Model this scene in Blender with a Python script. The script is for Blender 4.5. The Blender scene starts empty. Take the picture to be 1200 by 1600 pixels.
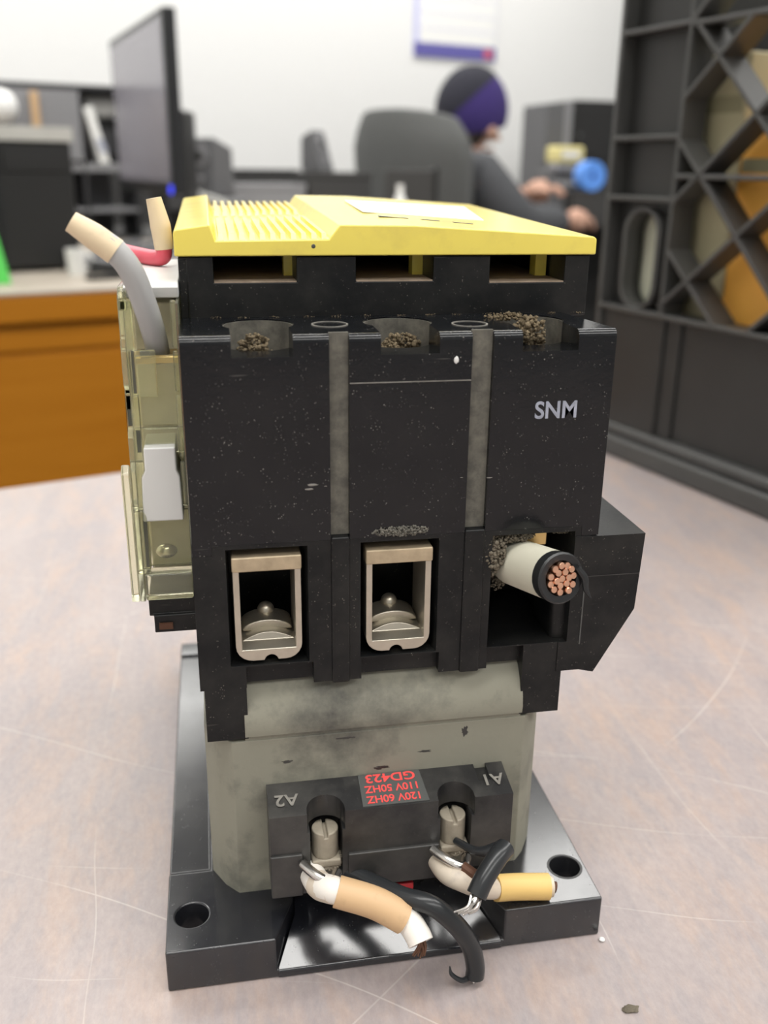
import bpy, bmesh, math, random
from mathutils import Vector, Matrix, noise

random.seed(7)
U = 0.1                      # all numbers below are decimetres; meshes are written in metres
sc = bpy.context.scene
COL = sc.collection
R = math.radians

# ------------------------------------------------------------------ camera
CF, YAW, PITCH, ROLL = 1467.3, -0.18172, 0.35078, 0.01111
CPOS = Vector((0.17008, -1.63099, 1.70540))
fwd = Vector((-math.sin(YAW)*math.cos(PITCH), math.cos(YAW)*math.cos(PITCH), -math.sin(PITCH)))
rgt = Vector((math.cos(YAW), math.sin(YAW), 0))
upv = rgt.cross(fwd)
cr_, sr_ = math.cos(ROLL), math.sin(ROLL)
rgt, upv = cr_*rgt + sr_*upv, -sr_*rgt + cr_*upv
cam = bpy.data.objects.new('camera', bpy.data.cameras.new('camera'))
COL.objects.link(cam)
m3 = Matrix((rgt, upv, -fwd)).transposed()
cam.matrix_world = Matrix.Translation(CPOS*U) @ m3.to_4x4()
cam.data.sensor_fit = 'VERTICAL'
cam.data.sensor_height = 36.0
cam.data.lens = 36.0*CF/1600.0
cam.data.clip_start = 0.01
cam.data.clip_end = 50
cam.data.dof.use_dof = True
cam.data.dof.focus_distance = 0.205
cam.data.dof.aperture_fstop = 13.0
sc.camera = cam

# ------------------------------------------------------------------ world, lamps, exposure
sc.view_settings.view_transform = 'Standard'
sc.view_settings.look = 'None'
sc.view_settings.gamma = 1.0
sc.view_settings.use_curve_mapping = False
sc.view_settings.exposure = 0.25
w = bpy.data.worlds.new('world'); sc.world = w; w.use_nodes = True
w.node_tree.nodes['Background'].inputs[0].default_value = (1, 0.98, 0.95, 1)
w.node_tree.nodes['Background'].inputs[1].default_value = 0.2

TH = R(18.8)                                     # the room and its desks are turned against the contactor
TD = Vector((math.cos(TH), math.sin(TH), 0)); TN = Vector((math.sin(TH), -math.cos(TH), 0))
WALL0 = Vector((6.76, 40.9, 0))                  # a point on the back wall
FLOOR, CEIL = -7.5, 19.0

def ceiling_lamp(a, b, power, sx=12.0, sy=6.0):
    l = bpy.data.lights.new('ceiling_lamp', 'AREA'); l.shape = 'RECTANGLE'
    l.size, l.size_y, l.energy, l.color = sx*U, sy*U, power, (1.0, 0.985, 0.955)
    o = bpy.data.objects.new('ceiling_lamp', l); COL.objects.link(o)
    p = WALL0 + TD*a + TN*b
    o.location = Vector((p.x, p.y, CEIL - 0.15))*U
    o.rotation_euler = (0, 0, TH)
LAMP = 24.0
for b in (5, 21, 38.8, 53):                        # four long rows of fluorescent strip lights
    for a in (-20, 2):
        ceiling_lamp(a, b, LAMP, 20.0, 3.4)

# ------------------------------------------------------------------ materials
MATS = {}
def nodes_of(name):
    m = bpy.data.materials.new(name); m.use_nodes = True
    nt = m.node_tree; bs = nt.nodes['Principled BSDF']
    MATS[name] = m
    return m, nt, bs
def plain(name, col, rough=0.5, metal=0.0, spec=0.5, bump=0.0, bscale=400.0, var=0.0, vscale=60.0, trans=0.0, ior=1.45, coat=0.0):
    m, nt, bs = nodes_of(name)
    bs.inputs['Base Color'].default_value = (*col, 1)
    bs.inputs['Roughness'].default_value = rough
    bs.inputs['Metallic'].default_value = metal
    bs.inputs['Specular IOR Level'].default_value = spec
    bs.inputs['Transmission Weight'].default_value = trans
    bs.inputs['IOR'].default_value = ior
    bs.inputs['Coat Weight'].default_value = coat
    tc = nt.nodes.new('ShaderNodeTexCoord')
    if var > 0:
        n = nt.nodes.new('ShaderNodeTexNoise'); n.inputs['Scale'].default_value = vscale; n.inputs['Detail'].default_value = 5
        nt.links.new(tc.outputs['Object'], n.inputs['Vector'])
        mx = nt.nodes.new('ShaderNodeMix'); mx.data_type = 'RGBA'
        mx.inputs[6].default_value = (*[c*(1-var) for c in col], 1); mx.inputs[7].default_value = (*[min(1, c*(1+var)) for c in col], 1)
        nt.links.new(n.outputs['Fac'], mx.inputs[0]); nt.links.new(mx.outputs[2], bs.inputs['Base Color'])
    if bump > 0:
        n = nt.nodes.new('ShaderNodeTexNoise'); n.inputs['Scale'].default_value = bscale; n.inputs['Detail'].default_value = 3
        nt.links.new(tc.outputs['Object'], n.inputs['Vector'])
        b = nt.nodes.new('ShaderNodeBump'); b.inputs['Strength'].default_value = bump; b.inputs['Distance'].default_value = 0.0005
        nt.links.new(n.outputs['Fac'], b.inputs['Height']); nt.links.new(b.outputs['Normal'], bs.inputs['Normal'])
    return m

def ramp(nt, src, a, b):
    r = nt.nodes.new('ShaderNodeMapRange'); r.inputs[1].default_value = a; r.inputs[2].default_value = b
    nt.links.new(src, r.inputs[0]); return r.outputs[0]
def math_(nt, op, a, b):
    n = nt.nodes.new('ShaderNodeMath'); n.operation = op
    for i, v in enumerate((a, b)):
        if isinstance(v, (int, float)): n.inputs[i].default_value = v
        else: nt.links.new(v, n.inputs[i])
    return n.outputs[0]
def mixc(nt, fac, a, b):
    mx = nt.nodes.new('ShaderNodeMix'); mx.data_type = 'RGBA'
    for i, v in ((6, a), (7, b)):
        if isinstance(v, tuple): mx.inputs[i].default_value = (*v, 1)
        else: nt.links.new(v, mx.inputs[i])
    if isinstance(fac, (int, float)): mx.inputs[0].default_value = fac
    else: nt.links.new(fac, mx.inputs[0])
    return mx.outputs[2]
def tex_noise(nt, vec, scale, detail=4, rough=0.55, dist=0.0):
    n = nt.nodes.new('ShaderNodeTexNoise'); n.inputs['Scale'].default_value = scale
    n.inputs['Detail'].default_value = detail; n.inputs['Roughness'].default_value = rough; n.inputs['Distortion'].default_value = dist
    nt.links.new(vec, n.inputs['Vector']); return n.outputs['Fac']
def mapping(nt, vec, scale=(1, 1, 1), rot=(0, 0, 0), loc=(0, 0, 0)):
    mp = nt.nodes.new('ShaderNodeMapping')
    mp.inputs['Scale'].default_value = scale; mp.inputs['Rotation'].default_value = rot; mp.inputs['Location'].default_value = loc
    nt.links.new(vec, mp.inputs['Vector']); return mp.outputs[0]

def dusty_plastic(name, base, dust, speck=0.5, film=0.25, rough=0.28, filmscale=90.0, spec=0.5, lo=0.38, hi=0.75, bmp=0.08):
    """dark moulded plastic with pin-prick dust specks, a patchy film of dust and a few scuffs"""
    m, nt, bs = nodes_of(name)
    tc = nt.nodes.new('ShaderNodeTexCoord'); v = tc.outputs['Object']
    vo = nt.nodes.new('ShaderNodeTexVoronoi'); vo.inputs['Scale'].default_value = 1700.0
    nt.links.new(v, vo.inputs['Vector'])
    dots = ramp(nt, vo.outputs['Distance'], 0.30, 0.12)
    keep = ramp(nt, tex_noise(nt, v, 650, 2), 0.55, 0.70)
    patch = ramp(nt, tex_noise(nt, v, 45, 3), 0.15, 0.6)
    specks = math_(nt, 'MULTIPLY', math_(nt, 'MULTIPLY', dots, keep), math_(nt, 'MULTIPLY', patch, speck))
    f = math_(nt, 'MULTIPLY', ramp(nt, tex_noise(nt, v, filmscale, 8, 0.65), lo, hi), film)
    scr = tex_noise(nt, mapping(nt, v, (60, 60, 900), (0.2, 0.5, 0)), 1.0, 2)
    scr = math_(nt, 'MULTIPLY', ramp(nt, scr, 0.745, 0.78), 0.18*speck)
    tot = math_(nt, 'MAXIMUM', math_(nt, 'MAXIMUM', specks, f), scr)
    bs.inputs['Specular IOR Level'].default_value = spec
    nt.links.new(mixc(nt, tot, base, dust), bs.inputs['Base Color'])
    rr = math_(nt, 'ADD', math_(nt, 'MULTIPLY', tot, 0.5), rough)
    nt.links.new(rr, bs.inputs['Roughness'])
    b = nt.nodes.new('ShaderNodeBump'); b.inputs['Strength'].default_value = bmp; b.inputs['Distance'].default_value = 0.0004
    nt.links.new(tex_noise(nt, v, 700, 2), b.inputs['Height']); nt.links.new(b.outputs['Normal'], bs.inputs['Normal'])
    return m

dusty_plastic('black_gloss', (0.0036, 0.0044, 0.0060), (0.42, 0.40, 0.36), 0.6, 0.012, 0.17, spec=0.38)
dusty_plastic('black_matt', (0.0043, 0.0050, 0.0058), (0.30, 0.28, 0.24), 0.6, 0.055, 0.36, spec=0.28)
dusty_plastic('base_black', (0.011, 0.012, 0.016), (0.26, 0.25, 0.22), 0.35, 0.11, 0.15, 40.0, spec=0.75, bmp=0.008)
dusty_plastic('dusty_strip', (0.075, 0.071, 0.060), (0.24, 0.225, 0.185), 0.9, 0.75, 0.7, 300.0)
dusty_plastic('dusty_coil', (0.035, 0.036, 0.036), (0.265, 0.258, 0.205), 0.5, 0.95, 0.38, 42.0, lo=0.26, hi=0.52)
dusty_plastic('dusty_inside', (0.26, 0.20, 0.145), (0.48, 0.38, 0.29), 0.5, 0.8, 0.8, 200.0)
dusty_plastic('coil_block', (0.017, 0.017, 0.018), (0.20, 0.19, 0.165), 0.35, 0.28, 0.34, 70.0)

def yellow():
    m, nt, bs = nodes_of('yellow_cover')
    v = nt.nodes.new('ShaderNodeTexCoord').outputs['Object']
    g = ramp(nt, tex_noise(nt, v, 70, 6, 0.65), 0.5, 0.8)
    c = mixc(nt, math_(nt, 'MULTIPLY', g, 0.45), (0.88, 0.73, 0.14), (0.54, 0.42, 0.12))
    nt.links.new(c, bs.inputs['Base Color']); bs.inputs['Roughness'].default_value = 0.17
yellow()
def laminate():
    m, nt, bs = nodes_of('table_laminate')
    v = nt.nodes.new('ShaderNodeTexCoord').outputs['Object']
    v0 = mapping(nt, v, (1, 1, 1), (0, 0, TH))
    a = ramp(nt, tex_noise(nt, mapping(nt, v0, (38, 9, 10)), 1.0, 8, 0.62, 0.6), 0.32, 0.68)
    o_ = ramp(nt, tex_noise(nt, mapping(nt, v0, (85, 26, 20), (0, 0, 0), (3, 1, 0)), 1.0, 6, 0.65, 0.4), 0.46, 0.68)
    bsp = ramp(nt, tex_noise(nt, mapping(nt, v0, (520, 260, 200)), 1.0, 5, 0.75), 0.30, 0.70)
    g_ = ramp(nt, tex_noise(nt, mapping(nt, v0, (210, 80, 50), (0, 0, 0), (7, 2, 0)), 1.0, 5, 0.7), 0.50, 0.70)
    c1 = mixc(nt, a, (0.295, 0.258, 0.262), (0.395, 0.335, 0.318))
    c1 = mixc(nt, math_(nt, 'MULTIPLY', o_, 0.55), c1, (0.50, 0.335, 0.235))
    c1 = mixc(nt, math_(nt, 'MULTIPLY', g_, 0.45), c1, (0.235, 0.235, 0.255))
    c2 = mixc(nt, bsp, (0.24, 0.205, 0.205), (0.50, 0.43, 0.41))
    c = mixc(nt, 0.28, c1, c2)
    # worn scratches: thin lines from distorted wave bands
    tot = None
    for rot, sc_, th in ((0.35, 22.0, 0.9997), (-0.7, 17.0, 0.9998), (1.2, 13.0, 0.9998), (2.2, 27.0, 0.9997)):
        wv = nt.nodes.new('ShaderNodeTexWave'); wv.inputs['Scale'].default_value = sc_*0.35
        wv.inputs['Distortion'].default_value = 3.2; wv.inputs['Detail'].default_value = 2; wv.inputs['Detail Scale'].default_value = 0.7
        nt.links.new(mapping(nt, v, (1, 1, 1), (0, 0, rot)), wv.inputs['Vector'])
        s = ramp(nt, wv.outputs['Fac'], th, 1.0)
        brk = ramp(nt, tex_noise(nt, mapping(nt, v, (1, 1, 1), (0, 0, 0), (rot*3, 0, 0)), 14, 2), 0.48, 0.6)
        s = math_(nt, 'MULTIPLY', s, brk)
        tot = s if tot is None else math_(nt, 'MAXIMUM', tot, s)
    c = mixc(nt, math_(nt, 'MULTIPLY', tot, 0.35), c, (0.72, 0.66, 0.62))
    nt.links.new(c, bs.inputs['Base Color'])
    bs.inputs['Roughness'].default_value = 0.42
    b = nt.nodes.new('ShaderNodeBump'); b.inputs['Strength'].default_value = 0.06; b.inputs['Distance'].default_value = 0.0004
    nt.links.new(bsp, b.inputs['Height']); nt.links.new(b.outputs['Normal'], bs.inputs['Normal'])
laminate()
def wood(name, c1, c2):
    m, nt, bs = nodes_of(name)
    v = nt.nodes.new('ShaderNodeTexCoord').outputs['Object']
    a = tex_noise(nt, mapping(nt, v, (3, 30, 30)), 1.0, 6, 0.6, 0.6)
    nt.links.new(mixc(nt, ramp(nt, a, 0.3, 0.7), c1, c2), bs.inputs['Base Color']); bs.inputs['Roughness'].default_value = 0.5; bs.inputs['Specular IOR Level'].default_value = 0.2
wood('desk_wood', (0.41, 0.150, 0.008), (0.46, 0.175, 0.012))
def fluff():
    m, nt, bs = nodes_of('dust_fluff')
    v = nt.nodes.new('ShaderNodeTexCoord').outputs['Object']
    a = ramp(nt, tex_noise(nt, v, 900, 6, 0.7), 0.3, 0.7)
    nt.links.new(mixc(nt, a, (0.10, 0.075, 0.045), (0.38, 0.305, 0.20)), bs.inputs['Base Color']); bs.inputs['Roughness'].default_value = 1.0
    bs.inputs['Specular IOR Level'].default_value = 0.05
    b = nt.nodes.new('ShaderNodeBump'); b.inputs['Strength'].default_value = 0.9; b.inputs['Distance'].default_value = 0.0006
    nt.links.new(a, b.inputs['Height']); nt.links.new(b.outputs['Normal'], bs.inputs['Normal'])
fluff()
def sleeve(name, c1, c2):
    m, nt, bs = nodes_of(name)
    v = nt.nodes.new('ShaderNodeTexCoord').outputs['Object']
    a = ramp(nt, tex_noise(nt, v, 160, 5, 0.6), 0.55, 0.75)
    nt.links.new(mixc(nt, math_(nt, 'MULTIPLY', a, 0.6), c1, c2), bs.inputs['Base Color']); bs.inputs['Roughness'].default_value = 0.5
sleeve('sleeve_tan', (0.60, 0.40, 0.22), (0.34, 0.21, 0.12))
sleeve('sleeve_yellow', (0.72, 0.49, 0.17), (0.30, 0.19, 0.10))
sleeve('sleeve_cream', (0.74, 0.60, 0.40), (0.50, 0.38, 0.26))
sleeve('wire_cream', (0.62, 0.54, 0.44), (0.30, 0.25, 0.24))
plain('dust_grey', (0.15, 0.13, 0.10), 1.0, spec=0.05, bump=0.8, bscale=900, var=0.4, vscale=500)
plain('wall_white', (0.80, 0.80, 0.79), 0.9, bump=0.05, bscale=120, var=0.015)
plain('ceiling_white', (0.82, 0.82, 0.80), 0.95)
plain('wall_grey', (0.42, 0.42, 0.42), 0.9)
plain('carpet', (0.10, 0.10, 0.105), 0.95, bump=0.4, bscale=300, var=0.2)
plain('crate_rib', (0.060, 0.060, 0.058), 0.36, bump=0.12, bscale=500, var=0.2, vscale=40)  # paler than the panels: wear, plus overhead light painted into the colour
plain('crate_black', (0.022, 0.022, 0.021), 0.42, bump=0.12, bscale=500, var=0.25, vscale=40)
plain('metal_clamp', (0.52, 0.48, 0.40), 0.33, 0.85, bump=0.15, bscale=600, var=0.2, vscale=200)
plain('metal_dusty', (0.34, 0.30, 0.235), 0.65, 0.2, bump=0.3, bscale=700, var=0.3, vscale=300)
plain('clamp_bar', (0.46, 0.37, 0.25), 0.5, 0.4, bump=0.2, bscale=700, var=0.35, vscale=350)
plain('steel', (0.62, 0.60, 0.57), 0.25, 1.0)
plain('brass', (0.72, 0.52, 0.22), 0.3, 0.9)
plain('copper', (0.86, 0.50, 0.34), 0.30, 1.0, var=0.2, vscale=900)
plain('copper_dark', (0.10, 0.045, 0.025), 0.6, 0.3)
plain('cable_white', (0.62, 0.60, 0.49), 0.45, var=0.12, vscale=90)
plain('rubber_black', (0.016, 0.017, 0.018), 0.35)
plain('wire_black', (0.020, 0.022, 0.024), 0.28)
plain('wire_grey', (0.40, 0.40, 0.395), 0.38)
plain('wire_red', (0.70, 0.09, 0.13), 0.35)
plain('wire_white', (0.80, 0.76, 0.70), 0.4)
plain('red_tab', (0.55, 0.03, 0.04), 0.4)
plain('red_ink', (0.78, 0.075, 0.07), 0.6)
plain('white_ink', (0.34, 0.36, 0.43), 0.6, var=0.5, vscale=500)
plain('scuffed', (0.20, 0.19, 0.17), 0.6, var=0.6, vscale=500)
plain('label_dark', (0.075, 0.078, 0.075), 0.45)
plain('white_plastic', (0.74, 0.74, 0.72), 0.35)
plain('white_paper', (0.84, 0.84, 0.82), 0.7)
plain('paper_grey', (0.50, 0.49, 0.46), 0.8, var=0.15, vscale=30)
plain('clear_plastic', (0.965, 0.96, 0.74), 0.10, trans=0.90, ior=1.38)
plain('aux_inner', (0.74, 0.70, 0.57), 0.55, var=0.3, vscale=150)
plain('monitor_screen', (0.27, 0.26, 0.30), 0.22)
plain('monitor_black', (0.015, 0.016, 0.018), 0.35)
plain('desk_top_grey', (0.42, 0.37, 0.31), 0.5, var=0.08)
plain('device_black', (0.018, 0.018, 0.018), 0.4)
plain('device_grey', (0.115, 0.115, 0.12), 0.55)
plain('shelf_grey', (0.24, 0.24, 0.25), 0.6)
plain('shelf_dark', (0.03, 0.03, 0.033), 0.6)
plain('chair_grey', (0.098, 0.100, 0.098), 0.85, bump=0.3, bscale=250, var=0.1)
plain('hat_knit', (0.042, 0.026, 0.135), 0.95, bump=0.5, bscale=120, var=0.15)
plain('hat_dark', (0.022, 0.022, 0.032), 0.95, bump=0.5, bscale=120)
plain('skin', (0.56, 0.33, 0.24), 0.55, var=0.06)
plain('jacket', (0.066, 0.068, 0.074), 0.85, bump=0.3, bscale=120, var=0.2)
plain('trousers', (0.03, 0.035, 0.05), 0.9)
plain('collar', (0.42, 0.44, 0.52), 0.8)
plain('shoe', (0.02, 0.018, 0.016), 0.5)
plain('hair', (0.03, 0.02, 0.014), 0.8)
plain('calendar_blue', (0.12, 0.11, 0.36), 0.6)
plain('calendar_edge', (0.55, 0.56, 0.80), 0.6)
plain('calendar_red', (0.60, 0.12, 0.16), 0.6)
plain('green_plastic', (0.07, 0.52, 0.07), 0.4)
plain('blue_plastic', (0.12, 0.32, 0.85), 0.4)
plain('yellow_card', (0.70, 0.62, 0.28), 0.6)
plain('orange_card', (0.85, 0.42, 0.07), 0.6, var=0.2, vscale=20)
plain('olive_card', (0.27, 0.25, 0.15), 0.7, var=0.25, vscale=25)
plain('tan_card', (0.42, 0.38, 0.24), 0.7, var=0.2, vscale=25)
plain('pale_card', (0.60, 0.61, 0.48), 0.7, var=0.12, vscale=25)
plain('cubicle_dark', (0.045, 0.044, 0.043), 0.7)
def blue_led():
    m, nt, bs = nodes_of('blue_led')
    bs.inputs['Base Color'].default_value = (0.02, 0.03, 0.6, 1)
    bs.inputs['Emission Color'].default_value = (0.05, 0.07, 1.0, 1); bs.inputs['Emission Strength'].default_value = 1.2
blue_led()

# ------------------------------------------------------------------ mesh helpers
OFF = Vector((0, 0, 0))      # origin of the thing under construction (its children hold coordinates relative to it)
class MB:
    def __init__(s): s.bm = bmesh.new()
    def face(s, vs):
        try: return s.bm.faces.new(vs)
        except ValueError: return None
    def hexa(s, p):
        v = [s.bm.verts.new(Vector(q)) for q in p]
        for f in ((3, 2, 1, 0), (4, 5, 6, 7), (0, 1, 5, 4), (1, 2, 6, 5), (2, 3, 7, 6), (3, 0, 4, 7)): s.face([v[i] for i in f])
        return s
    def box(s, x0, x1, y0, y1, z0, z1):
        return s.hexa([(x0, y0, z0), (x1, y0, z0), (x1, y1, z0), (x0, y1, z0), (x0, y0, z1), (x1, y0, z1), (x1, y1, z1), (x0, y1, z1)])
    def prism(s, poly, axis, a, b):
        """poly: 2-D outline in the two axes other than `axis` (order x,y,z), counter-clockwise or not"""
        def P(q, t): return {'x': (t, q[0], q[1]), 'y': (q[0], t, q[1]), 'z': (q[0], q[1], t)}[axis]
        A = [s.bm.verts.new(Vector(P(q, a))) for q in poly]; B = [s.bm.verts.new(Vector(P(q, b))) for q in poly]
        s.face(A[::-1]); s.face(B); n = len(poly)
        for i in range(n): s.face([A[i], A[(i+1) % n], B[(i+1) % n], B[i]])
        return s
    def cyl(s, c, r, a, b, axis='z', n=32, r2=None):
        r2 = r if r2 is None else r2
        pa, pb = [], []
        for i in range(n):
            t = 2*math.pi*i/n; u, v = math.cos(t), math.sin(t)
            def P(rr, h): return {'z': (c[0]+rr*u, c[1]+rr*v, h), 'y': (c[0]+rr*u, h, c[1]+rr*v), 'x': (h, c[0]+rr*u, c[1]+rr*v)}[axis]
            pa.append(s.bm.verts.new(Vector(P(r, a)))); pb.append(s.bm.verts.new(Vector(P(r2, b))))
        s.face(pa[::-1]); s.face(pb)
        for i in range(n): s.face([pa[i], pa[(i+1) % n], pb[(i+1) % n], pb[i]])
        return s
    def tube(s, pts, rad, n=16, steps=6, caps=True, inner=None):
        """round bar along a smooth path; rad is a number or one per control point"""
        P = [Vector(q) for q in pts]
        rs = list(rad) if isinstance(rad, (list, tuple)) else [rad]*len(P)
        path, rr = [], []
        for i in range(len(P)-1):
            p0 = P[i-1] if i else P[i]*2-P[i+1]; p1, p2 = P[i], P[i+1]; p3 = P[i+2] if i+2 < len(P) else P[i+1]*2-P[i]
            for k in range(steps):
                t = k/steps
                path.append(0.5*((2*p1)+(p2-p0)*t+(2*p0-5*p1+4*p2-p3)*t*t+(3*p1-p0-3*p2+p3)*t**3)); rr.append(rs[i]*(1-t)+rs[i+1]*t)
        path.append(P[-1]); rr.append(rs[-1])
        rings = []; nrm = None
        for i, q in enumerate(path):
            d = (path[min(i+1, len(path)-1)]-path[max(i-1, 0)]).normalized()
            if nrm is None: nrm = d.orthogonal().normalized()
            nrm = (nrm-d*nrm.dot(d)).normalized(); bn = d.cross(nrm)
            rings.append([s.bm.verts.new(q+(nrm*math.cos(2*math.pi*k/n)+bn*math.sin(2*math.pi*k/n))*rr[i]) for k in range(n)])
        for a, b in zip(rings, rings[1:]):
            for k in range(n): s.face([a[k], a[(k+1) % n], b[(k+1) % n], b[k]])
        if caps: s.face(rings[0][::-1]); s.face(rings[-1])
        return s
    def sphere(s, c, r, seg=20, rings=12, sx=1, sy=1, sz=1):
        ret = bmesh.ops.create_uvsphere(s.bm, u_segments=seg, v_segments=rings, radius=r)
        for v in ret['verts']: v.co = Vector((v.co.x*sx+c[0], v.co.y*sy+c[1], v.co.z*sz+c[2]))
        return s
    def ring(s, c, r0, r1, z0, z1, n=36):
        L = []
        for r, z in ((r0, z0), (r1, z0), (r1, z1), (r0, z1)):
            L.append([s.bm.verts.new(Vector((c[0]+r*math.cos(2*math.pi*i/n), c[1]+r*math.sin(2*math.pi*i/n), z))) for i in range(n)])
        for q in range(4):
            a, b = L[q], L[(q+1) % 4]
            for i in range(n): s.face([a[i], a[(i+1) % n], b[(i+1) % n], b[i]])
        return s
    def mesh(s, name):
        bmesh.ops.recalc_face_normals(s.bm, faces=s.bm.faces)
        for v in s.bm.verts: v.co = (v.co - OFF)*U
        me = bpy.data.meshes.new(name); s.bm.to_mesh(me); s.bm.free(); return me
    def build(s, name, mat, parent=None, cut=(), join=(), bevel=0.0, seg=2, smooth=35, label=None, kind=None):
        me = s.mesh(name)
        o = bpy.data.objects.new(name, me); COL.objects.link(o)
        wn = bevel > 0
        if wn:
            for p in me.polygons: p.use_smooth = True
        temps = []
        for op, lst in (('UNION', join), ('DIFFERENCE', cut)):
            for c in lst:
                cm = c.mesh('cutter'); cm.polygons.foreach_set('use_smooth', [wn]*len(cm.polygons)); co = bpy.data.objects.new('cutter', cm); COL.objects.link(co); temps.append(co)
                md = o.modifiers.new('b', 'BOOLEAN'); md.operation = op; md.object = co; md.solver = 'EXACT'
        if bevel > 0:
            md = o.modifiers.new('v', 'BEVEL'); md.width = bevel*U; md.segments = seg; md.limit_method = 'ANGLE'; md.angle_limit = R(32)
            md.use_clamp_overlap = True
            md = o.modifiers.new('w', 'WEIGHTED_NORMAL'); md.mode = 'FACE_AREA'; md.weight = 80
        if o.modifiers:
            dg = bpy.context.evaluated_depsgraph_get(); dg.update()
            nm = bpy.data.meshes.new_from_object(o.evaluated_get(dg)); o.modifiers.clear(); old = o.data; o.data = nm; nm.name = name
            bpy.data.meshes.remove(old)
            for t in temps:
                d = t.data; bpy.data.objects.remove(t); bpy.data.meshes.remove(d)
        finish(o, mat, None if wn else smooth)
        if parent is not None: o.parent = parent
        if label: o['label'] = label
        if kind: o['kind'] = kind
        return o
def finish(o, mat, smooth=35):
    o.data.materials.clear(); o.data.materials.append(MATS[mat])
    o.data.polygons.foreach_set('material_index', [0]*len(o.data.polygons))
    if smooth:
        for p in o.data.polygons: p.use_smooth = True
        o.data.set_sharp_from_angle(angle=R(smooth))
def thing(name, label, cat, loc=(0, 0, 0), rz=0.0, group=None):
    o = bpy.data.objects.new(name, None); COL.objects.link(o); o.empty_display_size = 0.02
    o.location = Vector(loc)*U; o.rotation_euler = (0, 0, rz)
    o['label'] = label; o['category'] = cat
    if group: o['group'] = group
    return o
def tag(o, label, cat, group=None):
    o['label'] = label; o['category'] = cat
    if group: o['group'] = group
    return o
def text_mesh(name, body, size, mat, parent, mw, extrude=0.0006, label=None):
    """flat lettering; mw places it (decimetres)"""
    cu = bpy.data.curves.new('t', 'FONT'); cu.body = body; cu.size = size; cu.align_x = 'CENTER'; cu.align_y = 'CENTER'; cu.extrude = extrude
    cu.offset = size*0.018
    t = bpy.data.objects.new('t', cu); COL.objects.link(t)
    dg = bpy.context.evaluated_depsgraph_get(); dg.update()
    me = bpy.data.meshes.new_from_object(t.evaluated_get(dg)); bpy.data.objects.remove(t); bpy.data.curves.remove(cu)
    me.transform(mw)
    for v in me.vertices: v.co = (v.co - OFF)*U
    me.name = name
    o = bpy.data.objects.new(name, me); COL.objects.link(o); finish(o, mat, 0)
    o.parent = parent
    if label: o['label'] = label
    return o
def lump(name, c, r, parent, seed, scale=(1, 1, 1), rough=0.55, freq=1.6, sub=5, mat='dust_fluff'):
    m = MB(); ret = bmesh.ops.create_icosphere(m.bm, subdivisions=sub, radius=1.0)
    for v in m.bm.verts:
        d = v.co.normalized(); k = 1 + rough*(0.55*noise.noise(d*freq*1.5+Vector((seed, 0, 0))) + 0.40*noise.noise(d*freq*4+Vector((0, seed, 0))) + 0.40*noise.noise(d*freq*11) + 0.30*noise.noise(d*freq*26))
        v.co = Vector((c[0]+d.x*k*r*scale[0], c[1]+d.y*k*r*scale[1], c[2]+d.z*k*r*scale[2]))
    return m.build(name, mat, parent, smooth=60)

def crumbs(name, c, r, parent, seed, scale=(1, 1, 1), n=260, mat='dust_fluff'):
    rg = random.Random(seed); m = MB()
    for i in range(n):
        d = Vector((rg.gauss(0, 1), rg.gauss(0, 1), rg.gauss(0, 1))).normalized()*rg.random()**0.45
        q = Vector((c[0]+d.x*r*scale[0], c[1]+d.y*r*scale[1], c[2]+d.z*r*scale[2])); rr = r*rg.uniform(0.05, 0.15)
        ret = bmesh.ops.create_icosphere(m.bm, subdivisions=1, radius=1.0); sx = [rg.uniform(0.7, 1.5) for _ in range(3)]
        for v in ret['verts']:
            k = 1+0.35*noise.noise(v.co*2.2+q*300)
            v.co = q + Vector((v.co.x*sx[0], v.co.y*sx[1], v.co.z*sx[2]))*rr*k
    return m.build(name, mat, parent, smooth=60)

# ------------------------------------------------------------------ the room
def roomP(a, b): return WALL0 + TD*a + TN*b
def struct(name, m, mat, **k):
    o = m.build(name, mat, **k); o['kind'] = 'structure'; return o
def room_box(a0, a1, b0, b1, z0, z1):
    m = MB(); q = [roomP(a0, b1), roomP(a1, b1), roomP(a1, b0), roomP(a0, b0)]
    return m.hexa([(p.x, p.y, z0) for p in q] + [(p.x, p.y, z1) for p in q])
struct('floor', room_box(-34, 26, 0, 62, FLOOR-0.5, FLOOR), 'carpet', smooth=0)
struct('ceiling', room_box(-34, 26, 0, 62, CEIL, CEIL+0.5), 'ceiling_white', smooth=0)
struct('wall_back', room_box(-35, 27, -1, 0, FLOOR, CEIL), 'wall_white', smooth=0)
struct('wall_front', room_box(-35, 27, 62, 63, FLOOR, CEIL), 'wall_grey', smooth=0)
struct('wall_left', room_box(-35, -34, 0, 62, FLOOR, CEIL), 'wall_white', smooth=0)
struct('wall_right', room_box(26, 27, 0, 62, FLOOR, CEIL), 'wall_white', smooth=0)
struct('baseboard_back', room_box(-34, 26, 0, 0.15, FLOOR, FLOOR+1.0), 'shelf_dark', smooth=0)

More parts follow.
